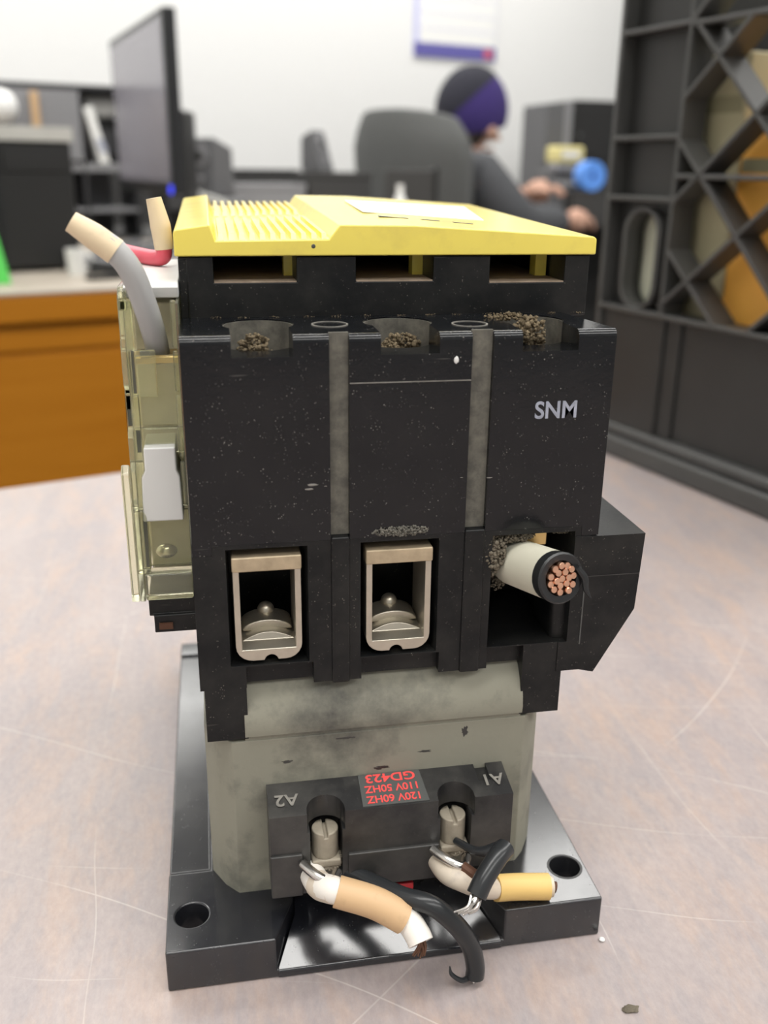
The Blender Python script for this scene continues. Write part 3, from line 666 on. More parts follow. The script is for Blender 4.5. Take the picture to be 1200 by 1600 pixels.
wire('marker_sleeve', [(-0.006, 0.30, 1.549), (-0.045, 0.30, 1.579), (-0.083, 0.30, 1.605)], [0.0265, 0.0255, 0.0205], 'sleeve_cream', w5)
w6 = wire('control_wire', [(-0.06, 0.92, 1.505), (0.0, 0.80, 1.502), (0.045, 0.73, 1.500), (0.066, 0.70, 1.508), (0.068, 0.70, 1.535)], 0.0185, 'wire_red', ct, 'red wire with a cream marker sleeve')
wire('marker_sleeve', [(0.068, 0.70, 1.522), (0.063, 0.70, 1.575), (0.052, 0.70, 1.636)], [0.0215, 0.0235, 0.0175], 'sleeve_cream', w6)
OFF = Vector((0, 0, 0))

dc = lump('debris_flake', (0.985, -0.214, 0.003), 0.018, None, 4.4, (1.0, 0.6, 0.16), 0.5, sub=3, mat='dust_grey')
tag(dc, 'tiny dark flake of debris lying on the table by the base plate', 'debris')
cr2 = lump('debris_crumb', (1.0, -0.02, 0.004), 0.007, None, 7.4, (1.0, 1.0, 0.6), 0.4, sub=2, mat='white_plastic')
tag(cr2, 'tiny white crumb lying on the table by the base plate corner', 'debris')

# ------------------------------------------------------------------ the black crate standing on the table
CE = Vector((0.265, -0.964, 0)); CN = Vector((-0.964, -0.265, 0))   # along the visible side (towards the viewer) and out of it
CA = Vector((2.618, 3.767, 0))
crate = thing('plastic_crate', 'tall black plastic crate with cross-braced lattice sides standing on the table', 'crate', CA, math.atan2(CE.y, CE.x))
# local x runs along the side, local y points into the crate (away from the contactor)
XE, D0, D1 = 2.15, 0.03, 0.20
def cbox(name, x0, x1, y0, y1, z0, z1, b=0.01): return MB().box(x0, x1, y0, y1, z0, z1).build(name, 'crate_rib' if name.endswith(('rib', 'step', 'rim')) else 'crate_black', crate, bevel=b)
cbox('base_rim', -0.36, XE, 0.0, 2.8, 0.0, 0.13, 0.02)
cbox('base_step', -0.34, XE, 0.035, 2.7, 0.13, 0.20, 0.02)
cbox('lower_panel', 0.40, XE, 0.10, 0.16, 0.19, 0.93)
cbox('lower_panel', -0.28, 0.30, 0.06, 0.14, 0.19, 0.92)
cbox('panel_edge', 0.28, 0.42, 0.08, 0.20, 0.19, 0.92)
m = MB().box(-0.28, 0.27, 0.13, 0.19, 0.90, 3.0)
slot = [(-0.09+0.13*math.cos(t)+0.12, (1.36 if 0 <= t <= math.pi else 1.07)+0.13*math.sin(t)) for t in [k*math.pi/10 for k in range(11)]] + [(-0.09+0.13*math.cos(t)+0.12, 1.07+0.13*math.sin(t)) for t in [math.pi+k*math.pi/10 for k in range(11)]]
m.build('corner_post', 'crate_black', crate, cut=[MB().prism(slot, 'y', 0.0, 0.4)], bevel=0.008)
slot2 = [(x+(x-0.03)*0.25, z+(z-1.21)*0.06) for x, z in slot]
MB().prism(slot2, 'y', 0.05, 0.14).build('slot_rim', 'crate_rib', crate, cut=[MB().prism(slot, 'y', 0.0, 0.4)], bevel=0.006)
cbox('end_rib', -0.30, -0.265, D0, 0.20, 0.19, 3.0)
cbox('upright_rib', 0.27, 0.295, D0, D1, 0.90, 3.0, 0.006)
cbox('upright_rib', 1.75, 1.775, D0, D1, 0.90, 3.0, 0.006)
for z in (0.915, 1.555, 1.885, 2.445): cbox('cross_rib', -0.28, 0.28, D0, D1, z-0.014, z+0.014, 0.006)
for z in (0.915, 1.68, 2.435): cbox('cross_rib', 0.28, XE, D0, D1, z-0.013, z+0.013, 0.006)
def strut(p, q, d0=D0, d1=D1, t=0.012):
    v = Vector((q[0]-p[0], q[1]-p[1])).normalized(); nx, nz = -v.y*t, v.x*t
    MB().prism([(p[0]+nx, p[1]+nz), (q[0]+nx, q[1]+nz), (q[0]-nx, q[1]-nz), (p[0]-nx, p[1]-nz)], 'y', d0, d1).build('lattice_strut', 'crate_rib', crate, bevel=0.004)
for p, q in (((0.30, 2.46), (1.40, 1.42)), ((0.29, 1.86), (1.27, 0.92)), ((0.28, 1.29), (0.70, 0.92)), ((0.90, 2.43), (1.75, 1.62)), ((1.45, 2.43), (1.76, 2.14)), ((1.0, 1.62), (1.76, 0.93)),
             ((0.29, 2.08), (0.72, 2.44)), ((0.28, 1.54), (1.36, 2.44)), ((0.26, 0.97), (1.76, 2.19)), ((0.94, 0.92), (1.76, 1.62)), ((1.45, 0.92), (1.76, 1.18)),
             ((0.30, 2.46), (0.90, 3.0)), ((1.36, 2.44), (1.76, 2.78))):
    strut(p, q)
cbox('top_rim', -0.30, XE, 0.0, 0.24, 2.98, 3.12)
cbox('side_panel', -0.30, -0.22, 0.20, 2.6, 0.19, 3.0)
cbox('rear_panel', -0.30, XE, 2.6, 2.7, 0.19, 3.0)
cbox('side_panel', XE-0.08, XE, 0.05, 2.6, 0.19, 3.0)
def in_crate(name, label, cat, mat, x0, x1, y0, y1, z0, z1):
    o = thing(name, label, cat, CA + CE*((x0+x1)/2) - CN*((y0+y1)/2) + Vector((0, 0, z0)), math.atan2(CE.y, CE.x))
    hx, hy, h = (x1-x0)/2, (y1-y0)/2, z1-z0
    MB().box(-hx, hx, -hy, hy, 0, h).build('carton', mat, o, bevel=0.015)
    MB().box(-hx-0.004, hx+0.004, -0.08, 0.08, h-0.002, h+0.004).build('tape', 'olive_card', o)
    MB().box(-hx+0.02, hx-0.02, -hy-0.003, -hy, h*0.86, h*0.9).build('flap_seam', 'olive_card', o)
in_crate('storage_box', 'tall olive carton standing behind the others in the black crate', 'box', 'olive_card', 0.0, 1.95, 1.12, 2.2, 0.2, 2.5)
in_crate('storage_box', 'pale grey-green carton behind the slotted post of the black crate', 'box', 'pale_card', -0.20, 0.10, 0.21, 1.05, 0.2, 1.80)
in_crate('storage_box', 'narrow olive-tan carton beside the orange one in the black crate', 'box', 'tan_card', 0.12, 0.52, 0.25, 1.0, 0.2, 2.30)
in_crate('storage_box', 'orange carton behind the lattice of the black crate', 'box', 'orange_card', 0.54, 2.0, 0.24, 1.05, 0.2, 1.95)

# ------------------------------------------------------------------ wooden desk across the aisle and what stands on it
DK = Vector((-1.95, 13.05, FLOOR)); dk = thing('wooden_desk', 'orange-brown wooden desk with a grey top across the aisle', 'desk', DK, TH)
h = -FLOOR
MB().box(-9, 9.0, -0.15, 9.2, h-0.06, h).build('desk_surface', 'desk_top_grey', dk, bevel=0.02)
MB().box(-9, 9.0, -0.15, 9.2, h-0.46, h-0.062).build('desk_edge', 'desk_wood', dk, bevel=0.04)
MB().box(-8.9, 8.9, -0.02, 0.25, h-0.88, h-0.52).build('top_rail', 'desk_wood', dk, bevel=0.03)
MB().box(-8.9, 8.9, 0.04, 8.4, 0.1, h-0.46).build('modesty_panel', 'desk_wood', dk)
MB().box(-8.9, 8.9, 0.0, 0.2, 0.0, h-0.94).build('front_panel', 'desk_wood', dk, bevel=0.02)
def deskP(a, b, z=0.0): p = DK + TD*a - TN*b; return Vector((p.x, p.y, z))
pc = thing('computer_tower', 'black computer tower with a paper sheet lying on its top', 'computer', (-3.25, 16.2, 0), TH+R(8))
MB().box(-1.0, 0.95, -0.9, 2.4, 0.06, 2.06).build('case', 'device_black', pc, bevel=0.05)
MB().box(-0.35, -0.28, -0.93, -0.88, 0.1, 2.02).build('bezel_groove', 'monitor_black', pc)
MB().box(-0.2, 0.85, -0.94, -0.89, 1.6, 1.9).build('drive_bay', 'device_black', pc, bevel=0.01)
for fx in (-0.8, 0.75):
    for fy in (-0.7, 2.2): MB().cyl((fx, fy), 0.1, 0, 0.07, n=12).build('foot', 'rubber_black', pc)
o = MB().box(-1.0, 0.98, -0.95, 1.6, 0, 0.22).build('paper_sheet', 'paper_grey', None, bevel=0.005); o.location = Vector((-3.25, 16.2, 2.065))*U; o.rotation_euler = (0, 0, TH+R(8))
tag(o, 'pale papers lying on top of the black computer tower', 'paper')
gf = thing('green_folder', 'bright green plastic folder leaning beside the black tower', 'folder', (-3.05, 13.6, 0), TH)
MB().hexa([(-0.9, 0, 0), (0.28, 0, 0), (0.28, 0.14, 0), (-0.9, 0.14, 0), (-0.9, 0.45, 1.6), (0.05, 0.45, 1.6), (0.05, 0.55, 1.6), (-0.9, 0.55, 1.6)]).build('cover', 'green_plastic', gf, bevel=0.02)
MB().hexa([(-0.85, 0.03, 0.02), (0.24, 0.03, 0.02), (0.24, 0.11, 0.02), (-0.85, 0.11, 0.02), (-0.85, 0.47, 1.62), (0.0, 0.47, 1.62), (0.0, 0.53, 1.62), (-0.85, 0.53, 1.62)]).build('pages', 'white_paper', gf)
# monitor
A = Vector((-0.44, 16.78, 0)); B = Vector((-1.79, 22.1, 0)); mid = (A+B)/2; ang = math.atan2((A-B).y, (A-B).x)
mo = thing('monitor', 'large flat black monitor with a grey screen turned away down the desk', 'monitor', (mid.x+0.15, mid.y, 0), ang)
hw = (A-B).length/2
sgn = -1
m = MB().box(-hw, hw, -0.12, 0.12, 1.2, 4.27)
m.build('bezel', 'monitor_black', mo, bevel=0.03)
MB().box(-hw+0.14, hw-0.14, -0.128, -0.10, 1.42, 4.13).build('screen', 'monitor_screen', mo)
MB().box(-hw*0.55, hw*0.55, 0.10, 0.35, 1.6, 3.6).build('rear_shell', 'monitor_black', mo, bevel=0.1)
MB().box(-0.4, 0.4, 0.12, 0.3, 0.1, 2.2).build('stand_neck', 'monitor_black', mo, bevel=0.04)
MB().prism([(1.1*math.cos(k*math.pi/12), 0.15+0.9*math.sin(k*math.pi/12)) for k in range(24)], 'z', 0.0, 0.12).build('stand_foot', 'monitor_black', mo, bevel=0.03)
MB().cyl((hw-0.10, 1.30), 0.075, -0.15, -0.11, axis='y', n=16).build('power_light', 'blue_led', mo, label='blue power light')
ts = thing('tower_speaker', 'tall slim black speaker standing behind the large monitor', 'speaker', (-0.40, 21.1, 0), R(-15))
MB().box(-0.35, 0.32, -0.4, 0.5, 0.0, 2.85).build('cabinet', 'device_black', ts, bevel=0.08)
for z in (1.0, 2.0): MB().cyl((0, z), 0.22, -0.44, -0.38, axis='y', n=20).build('driver', 'device_grey', ts)
# small things on the desk
def keyboard(loc, rz):
    k = thing('keyboard', 'grey keyboard lying on the wooden desk before the monitor', 'keyboard', loc, rz)
    MB().hexa([(-1.6, -0.6, 0), (1.6, -0.6, 0), (1.6, 0.6, 0), (-1.6, 0.6, 0), (-1.6, -0.6, 0.12), (1.6, -0.6, 0.12), (1.6, 0.6, 0.28), (-1.6, 0.6, 0.28)]).build('case', 'shelf_grey', k, bevel=0.04)
    for r_ in range(4):
        y = -0.42+r_*0.26; z = 0.15+0.034*r_
        MB().box(-1.5, 1.5, y-0.1, y+0.1, z, z+0.09).build('key_row', 'device_grey', k, bevel=0.02)
keyboard((-1.1, 16.6, 0), TH+R(62))
cu = thing('mug', 'small white mug beside the black computer tower', 'mug', (-1.98, 14.9, 0))
MB().cyl((0, 0), 0.14, 0, 0.42, n=24, r2=0.16).build('bowl', 'white_plastic', cu, cut=[MB().cyl((0, 0), 0.12, 0.04, 0.6, n=24, r2=0.14)])
MB().tube([(0.14, 0, 0.34), (0.25, 0, 0.32), (0.26, 0, 0.14), (0.13, 0, 0.1)], 0.025, n=8).build('handle', 'white_plastic', cu)
bk = thing('notebook', 'beige notebook lying on the wooden desk', 'notebook', (-0.1, 14.2, 0), R(50))
MB().box(-0.5, 0.5, -0.7, 0.7, 0.0, 0.16).build('pages', 'white_paper', bk); MB().box(-0.52, 0.52, -0.72, 0.72, 0.16, 0.20).build('cover', 'sleeve_cream', bk, bevel=0.01)
st = thing('stapler', 'black stapler lying near the edge of the wooden desk', 'stapler', (-1.25, 14.35, 0), R(30))
MB().box(-0.55, 0.55, -0.1, 0.1, 0.0, 0.07).build('base', 'device_black', st, bevel=0.02)
MB().hexa([(-0.5, -0.09, 0.1), (0.5, -0.09, 0.1), (0.5, 0.09, 0.1), (-0.5, 0.09, 0.1), (-0.45, -0.07, 0.30), (0.5, -0.07, 0.18), (0.5, 0.07, 0.18), (-0.45, 0.07, 0.30)]).build('arm', 'device_black', st, bevel=0.02)

# ------------------------------------------------------------------ workstation, partition and hutch in front of the back wall
cn = thing('workstation_desk', 'long dark workstation desk behind the orange-brown desk', 'desk', (*roomP(-16, 11).xy, FLOOR), TH)
MB().box(-10, 9.5, -3.0, 2.6, h-0.2, h).build('counter_top', 'cubicle_dark', cn, bevel=0.03)
for x in (-9.6, 9.1): MB().box(x, x+0.3, -2.8, 2.5, 0.0, h-0.2).build('side_panel', 'cubicle_dark', cn)
MB().box(-9.3, 9.1, 2.2, 2.4, 1.0, h-0.2).build('modesty_panel', 'cubicle_dark', cn)
pt = thing('low_divider', 'low black office divider standing before the white wall', 'divider', (*roomP(-10, 8.0).xy, FLOOR), TH)
for k in range(3): MB().box(-16+k*6.5, -9.55+k*6.5, -0.12, 0.12, 0.3, h+1.55).build('panel', 'cubicle_dark', pt, bevel=0.03)
MB().box(-16, 3.5, -0.15, 0.15, h+1.55, h+1.64).build('cap_rail', 'device_black', pt, bevel=0.02)
for k in range(4): MB().box(-16.1+k*6.5, -15.9+k*6.5, -0.5, 0.5, 0.0, 0.3).build('foot', 'device_black', pt)
p = roomP(-15.9, 13.0)
hu = thing('desk_hutch', 'dark open hutch shelf with grey panel behind the computer tower', 'shelf', (p.x, p.y, 0), TH)
MB().box(-5.5, 2.35, 1.2, 1.32, 0.0, 3.45).build('back_panel', 'shelf_grey', hu)
MB().box(-5.6, 2.7, -0.3, 1.3, 3.38, 3.5).build('top_board', 'shelf_dark', hu, bevel=0.02)
MB().box(-5.6, 2.7, -0.3, 1.3, 1.55, 1.75).build('shelf_board', 'shelf_grey', hu, bevel=0.02)
MB().box(-5.6, 2.7, -0.3, 1.3, 0.6, 0.7).build('shelf_board', 'shelf_grey', hu, bevel=0.02)
for x in (-5.6, -2.6, 1.35, 2.6): MB().box(x, x+0.1, -0.3, 1.3, 0, 3.4).build('upright', 'shelf_dark', hu)
MB().box(-5.4, 1.38, -0.36, -0.28, 1.80, 3.36).build('forward_panel', 'shelf_grey', hu, bevel=0.02)  # stand-in for the grey back panel, set forward to catch the light
MB().box(1.45, 2.6, 1.0, 1.18, 1.75, 3.38).build('inner_panel', 'shelf_dark', hu)
def onhutch(name, label, cat, mat, x, y, z, build):
    q = Vector((p.x, p.y, 0)) + TD*x - TN*y + Vector((0, 0, z)); t = thing(name, label, cat, q, TH); build(t); return t
def leaning(t):
    MB().hexa([(-0.12, -0.5, 0), (0.12, -0.5, 0), (0.12, 0.5, 0), (-0.12, 0.5, 0), (-0.42, -0.5, 1.25), (-0.2, -0.5, 1.3), (-0.2, 0.5, 1.3), (-0.42, 0.5, 1.25)]).build('spine', 'white_paper', t, bevel=0.03)
    MB().hexa([(-0.10, -0.52, 0.25), (0.08, -0.52, 0.25), (0.08, -0.49, 0.25), (-0.10, -0.49, 0.25), (-0.20, -0.52, 0.55), (-0.02, -0.52, 0.55), (-0.02, -0.49, 0.55), (-0.20, -0.49, 0.55)]).build('spine_tag', 'collar', t)
onhutch('binder', 'white binder leaning in the dark hutch', 'binder', 'white_paper', 1.90, 0.2, 1.75, leaning)
def rollb(t):
    MB().cyl((0, 0.28), 0.26, -0.45, 0.45, axis='x', n=24).build('paper', 'white_paper', t, bevel=0.02); MB().cyl((0, 0.28), 0.09, -0.46, 0.46, axis='x', n=16).build('core', 'olive_card', t)
def dispenser(t):
    MB().box(-0.35, 0.7, -0.35, 0.35, 0, 0.85).build('body', 'device_black', t, bevel=0.05); MB().box(-0.3, 0.65, -0.3, 0.3, 0.85, 1.05).build('cap', 'device_black', t, bevel=0.05)
onhutch('speaker_box', 'squat black box in the dark hutch carrying a white roll', 'box', 'device_black', 2.0, 0.78, 1.75, lambda t: (MB().box(-0.2, 0.55, -0.12, 0.2, 0, 1.05).build('body', 'device_black', t, bevel=0.04), MB().box(-0.1, 0.45, -0.14, -0.11, 0.2, 0.8).build('grille', 'device_grey', t)))
onhutch('paper_roll', 'white paper roll on top of the squat black box in the hutch', 'paper roll', 'white_paper', 2.15, 0.62, 2.8, rollb)
onhutch('desk_lamp_globe', 'small round white globe lamp standing before the grey hutch panel', 'lamp', 'white_plastic', -0.45, -0.85, 0.0, lambda t: (MB().cyl((0, 0), 0.3, 0, 2.6, n=20, r2=0.1).build('stem', 'shelf_grey', t), MB().sphere((0, 0, 2.93), 0.36, 20, 14).build('globe', 'white_paper', t)))
onhutch('strip_post', 'long narrow tan ruler standing against the grey hutch panel', 'ruler', 'sleeve_tan', 0.35, -0.42, 0.0, lambda t: (MB().box(-0.09, 0.09, -0.04, 0.04, 0, 3.3).build('blade', 'sleeve_tan', t, bevel=0.01), MB().box(-0.09, 0.09, -0.045, 0.045, 1.3, 1.36).build('band', 'olive_card', t)))
# two small speakers and boxes on the counter
def desk_speaker(loc, rz, s, label, lean=0.2):
    t = thing('desk_speaker', label, 'speaker', loc, rz, 'small grey desk speakers')
    MB().hexa([(-0.45*s, -0.45*s, 0.0), (0.45*s, -0.45*s, 0.0), (0.45*s, 0.5*s, 0.0), (-0.45*s, 0.5*s, 0.0), (-0.42*s, (-0.45+lean)*s, 1.45*s), (0.42*s, (-0.45+lean)*s, 1.45*s), (0.42*s, 0.5*s, 1.2*s), (-0.42*s, 0.5*s, 1.2*s)]).build('cabinet', 'device_grey', t, bevel=0.05)
    MB().cyl((0, 1.0*s), 0.27*s, (-0.45+lean*0.69)*s-0.05, (-0.45+lean*0.69)*s+0.06, axis='y', n=24).build('driver', 'shelf_grey', t)
    MB().cyl((0, 1.0*s), 0.12*s, (-0.45+lean*0.69)*s-0.07, (-0.45+lean*0.69)*s, axis='y', n=20).build('dust_cap', 'device_black', t)
    MB().cyl((0, 0.42*s), 0.12*s, (-0.45+lean*0.3)*s-0.05, (-0.45+lean*0.3)*s+0.05, axis='y', n=20).build('tweeter', 'shelf_grey', t)
    return t
b1 = thing('document_tray', 'grey tilted tray with a white edge below the small speaker', 'tray', (0.2, 22.2, 0), R(-25))
MB().hexa([(-0.5, -0.6, 0), (0.75, -0.6, 0), (0.75, 0.7, 0), (-0.5, 0.7, 0), (-0.5, -0.6, 1.0), (0.75, -0.6, 0.9), (0.75, 0.7, 1.0), (-0.5, 0.7, 1.01)]).build('tray_body', 'device_grey', b1, bevel=0.04)
MB().hexa([(-0.5, -0.68, 1.20), (0.75, -0.68, 0.86), (0.75, -0.6, 0.86), (-0.5, -0.6, 1.20), (-0.5, -0.68, 1.34), (0.75, -0.68, 0.99), (0.75, -0.6, 0.99), (-0.5, -0.6, 1.34)]).build('white_edge', 'white_paper', b1)
desk_speaker((0.28, 22.9, 1.02), R(-38), 0.92, 'grey desk speaker standing on the tilted grey tray', 0.15)
sb = thing('storage_carton', 'low grey-beige carton on the dark counter between the speakers', 'box', (1.75, 24.6, 0), TH)
MB().box(-1.1, 0.9, -0.5, 0.5, 0, 1.25).build('carton', 'shelf_grey', sb, bevel=0.03); MB().box(-1.12, 0.92, -0.52, 0.52, 1.15, 1.3).build('lid', 'shelf_grey', sb, bevel=0.02)
sb = thing('storage_carton', 'tall dark carton under the wedge-topped speaker on the counter', 'box', (3.62, 25.25, 0), TH)
MB().box(-0.95, 0.9, -0.5, 0.5, 0, 1.55).build('carton', 'cubicle_dark', sb, bevel=0.03); MB().box(-0.97, 0.92, -0.52, 0.52, 1.45, 1.6).build('lid', 'cubicle_dark', sb, bevel=0.02)
tag(desk_speaker((3.2, 25.25, 1.605), R(50), 0.72, 'grey desk speaker standing on the tall dark carton', 0.45), 'grey desk speaker standing on the tall dark carton', 'speaker', 'small grey desk speakers')
bx = thing('storage_carton', 'dark square box on the orange-brown desk before the office chair', 'box', (4.75, 20.6, 0), R(-8))
MB().box(-0.55, 0.62, -0.4, 0.6, 0, 1.68).build('carton', 'cubicle_dark', bx, bevel=0.03)
MB().box(0.52, 0.64, -0.44, 0.62, 0, 1.72).build('edge_strip', 'device_black', bx, bevel=0.01)
bt = thing('bottle', 'small white bottle standing before the dark square box', 'bottle', (4.35, 19.6, 0))
MB().cyl((0, 0), 0.15, 0, 1.05, n=20).build('body', 'white_plastic', bt, bevel=0.04)
MB().cyl((0, 0), 0.13, 1.05, 1.22, n=20, r2=0.06).build('neck', 'white_plastic', bt)
MB().cyl((0, 0), 0.07, 1.22, 1.38, n=16).build('cap', 'white_paper', bt)

# ------------------------------------------------------------------ calendar on the wall
def wallP(a, z, off=0.0): q = roomP(a, off); return Vector((q.x, q.y, z))
cal = thing('wall_calendar', 'white wall calendar with blue border and blue bottom strip', 'calendar', wallP(0, 6.0, 0.0), TH)
def flat(name, mat, a0, a1, z0, z1, t0, t1): return MB().box(a0, a1, -t1, -t0, z0-6.0, z1-6.0).build(name, mat, cal)
CALA, CALB, CALZ0, CALZ1 = 2.55, 6.75, 6.22, 10.5
flat('backing', 'calendar_edge', CALA, CALB, CALZ0, CALZ1, 0.01, 0.06)
flat('sheet', 'white_paper', CALA+0.25, CALB-0.05, CALZ0+0.55, CALZ1-0.2, 0.06, 0.09)
flat('bottom_strip', 'calendar_blue', CALA, CALB, CALZ0, CALZ0+0.55, 0.06, 0.10)
flat('emblem', 'calendar_red', CALB-0.62, CALB-0.22, CALZ0+0.10, CALZ0+0.45, 0.10, 0.12)
for r_ in range(5):
    flat('date_row', 'calendar_edge', CALA+0.4, CALB-0.2, CALZ0+1.1+r_*0.6, CALZ0+1.13+r_*0.6, 0.09, 0.10)

# ------------------------------------------------------------------ desk on the right with a printer and clutter
rdesk = thing('corner_desk', 'dark desk before the seated person holding the black cabinets', 'desk', (*roomP(6.2, 7.0).xy, FLOOR), TH)
MB().box(-4.2, 9, -3.4, 3.2, h-0.25, h).build('desk_top', 'cubicle_dark', rdesk, bevel=0.03)
for x in (-2.9, 8.5): MB().box(x, x+0.3, -3.2, 3.0, 0, h-0.25).build('side_panel', 'cubicle_dark', rdesk)
MB().box(-3.8, 8.6, 2.6, 2.8, 1.0, h-0.25).build('modesty_panel', 'cubicle_dark', rdesk)
def onright(a, b, z=0): q = roomP(a, b); return Vector((q.x, q.y, z))
ca = thing('equipment_cabinet', 'dark grey equipment cabinet with a lighter side beside the beanie', 'cabinet', onright(5.0, 6.3), TH-R(12))
MB().box(-0.5, 0.55, -1.0, 1.2, 0.0, 4.1).build('case', 'device_grey', ca, bevel=0.05)
MB().box(0.25, 0.57, -1.03, -0.98, 0.2, 4.2).build('front_strip', 'shelf_grey', ca, bevel=0.02)
MB().box(-0.4, 0.15, -1.03, -0.98, 2.6, 3.6).build('front_plate', 'device_grey', ca, bevel=0.02)
ca = thing('equipment_cabinet', 'black equipment cabinet next to the plastic crate edge', 'cabinet', onright(6.7, 6.6), TH-R(12))
MB().box(-1.1, 1.9, -1.0, 1.2, 0.0, 4.25).build('case', 'device_black', ca, bevel=0.05)
MB().box(-0.9, 1.7, -1.03, -0.98, 2.2, 4.0).build('door', 'device_black', ca, bevel=0.02)
MB().cyl((-0.75, 3.0), 0.06, -1.1, -1.02, axis='y', n=12).build('knob', 'device_grey', ca)
ph = thing('desk_phone', 'grey desk phone with slanted top on the dark desk', 'phone', onright(4.1, 8.45), TH+R(10))
MB().hexa([(-0.5, -0.8, 0), (1.3, -0.8, 0), (1.3, 0.7, 0), (-0.5, 0.7, 0), (-0.5, -0.8, 1.2), (1.3, -0.8, 1.2), (1.3, 0.7, 1.75), (-0.5, 0.7, 1.75)]).build('body', 'device_grey', ph, bevel=0.06)
MB().box(-0.45, 1.2, -0.2, 0.35, 1.6, 1.95).build('handset', 'shelf_grey', ph, bevel=0.1)
MB().box(-0.4, 0.2, -0.83, -0.78, 0.3, 0.9).build('panel', 'shelf_grey', ph)
yb = thing('yellow_carton', 'small pale yellow carton on top of the grey desk phone', 'box', onright(4.4, 8.3, 1.955), TH+R(6))
MB().box(-0.70, 0.70, -0.35, 0.35, 0, 0.60).build('carton', 'yellow_card', yb, bevel=0.12, seg=4); MB().box(-0.5, 0.4, -0.357, -0.34, 0.2, 0.42).build('label', 'white_paper', yb)
bl = thing('tape_roll', 'bright blue roll of tape on edge beside the grey desk phone', 'tape roll', onright(4.2, 10.0, 1.0), TH-R(10))
MB().cyl((0, 0.52), 0.52, -0.28, 0.28, axis='y', n=32).build('tape', 'blue_plastic', bl, cut=[MB().cyl((0, 0.52), 0.34, -0.5, 0.5, axis='y', n=28)], bevel=0.03)
MB().cyl((0, 0.52), 0.34, -0.27, 0.27, axis='y', n=32).build('core', 'blue_plastic', bl, cut=[MB().cyl((0, 0.52), 0.12, -0.5, 0.5, axis='y', n=28)])
sx = thing('storage_carton', 'small dark carton on the dark desk carrying the blue tape roll', 'box', onright(4.2, 9.95), TH-R(10))
MB().box(-0.75, 0.8, -0.4, 0.4, 0, 0.92).build('carton', 'cubicle_dark', sx, bevel=0.03); MB().box(-0.77, 0.82, -0.42, 0.42, 0.9, 0.995).build('lid', 'cubicle_dark', sx, bevel=0.02)
og = thing('orange_bottle', 'small orange-yellow bottle standing near the crate', 'bottle', onright(5.22, 10.1, 0), 0)

# ------------------------------------------------------------------ office chair and seated person
FACE = R(25)
hd = Vector((9.10, 31.25, 0))                    # plan position of the head
fx = Vector((math.cos(FACE), math.sin(FACE), 0))
CH = hd - fx*1.0
och = thing('office_chair', 'grey upholstered high-back office chair turned away, with a person in it', 'chair', (CH.x, CH.y, FLOOR), FACE)
# backrest: padded shell, wide at the top, wrapping forward at both sides; local +x is forward
m = MB(); NU, NV = 16, 12; front, back = [], []
for j in range(NV+1):
    v = j/NV; z = 4.6+v*6.35
    half = 2.1+0.75*math.sin(min(1, v*1.15)*math.pi*0.55) - (0.55*max(0, v-0.86)/0.14)
    rf, rb_ = [], []
    for i in range(NU+1):
        u = -1+2*i/NU
        x = -2.1 - 0.55*v + 1.0*abs(u)**2.2
        zz = z - 0.28*max(0, v-0.8)/0.2*abs(u)**3
        th = 0.42*(1-0.45*abs(u)**4)*(1-0.5*abs(2*v-1)**6)
        rf.append(m.bm.verts.new(Vector((x+th, u*half, zz)))); rb_.append(m.bm.verts.new(Vector((x-th, u*half, zz))))
    front.append(rf); back.append(rb_)
for j in range(NV):
    for i in range(NU):
        m.face([front[j][i], front[j][i+1], front[j+1][i+1], front[j+1][i]]); m.face([back[j][i], back[j+1][i], back[j+1][i+1], back[j][i+1]])
    m.face([front[j][0], front[j+1][0], back[j+1][0], back[j][0]]); m.face([front[j][NU], back[j][NU], back[j+1][NU], front[j+1][NU]])
for i in range(NU):
    m.face([front[0][i], back[0][i], back[0][i+1], front[0][i+1]]); m.face([front[NV][i], front[NV][i+1], back[NV][i+1], back[NV][i]])
m.build('backrest', 'chair_grey', och, bevel=0.12, seg=3, smooth=80)
MB().box(-2.1, 2.6, -2.4, 2.4, 4.0, 4.75).build('seat', 'chair_grey', och, bevel=0.25, seg=4)
MB().box(-2.6, -2.1, -0.4, 0.4, 3.8, 5.6).build('back_bracket', 'device_black', och, bevel=0.05)
MB().cyl((0, 0), 0.28, 0.9, 4.0, n=20).build('gas_lift', 'device_black', och)
for s in (-1, 1):
    MB().tube([(-0.9, s*2.5, 4.2), (-0.9, s*2.85, 5.2), (-0.8, s*2.9, 6.1)], 0.16, n=10).build('arm_post', 'device_black', och)
    MB().box(-1.6, 1.2, s*2.9-0.3, s*2.9+0.3, 6.1, 6.4).build('armrest', 'device_black', och, bevel=0.1)
for k in range(5):
    t = k*2*math.pi/5; c, s_ = math.cos(t), math.sin(t)
    MB().tube([(0, 0, 1.05), (1.5*c, 1.5*s_, 0.85), (2.9*c, 2.9*s_, 0.7)], [0.28, 0.2, 0.14], n=10).build('leg', 'device_black', och)
    MB().sphere((2.9*c, 2.9*s_, 0.28), 0.28, 14, 10).build('caster', 'rubber_black', och)

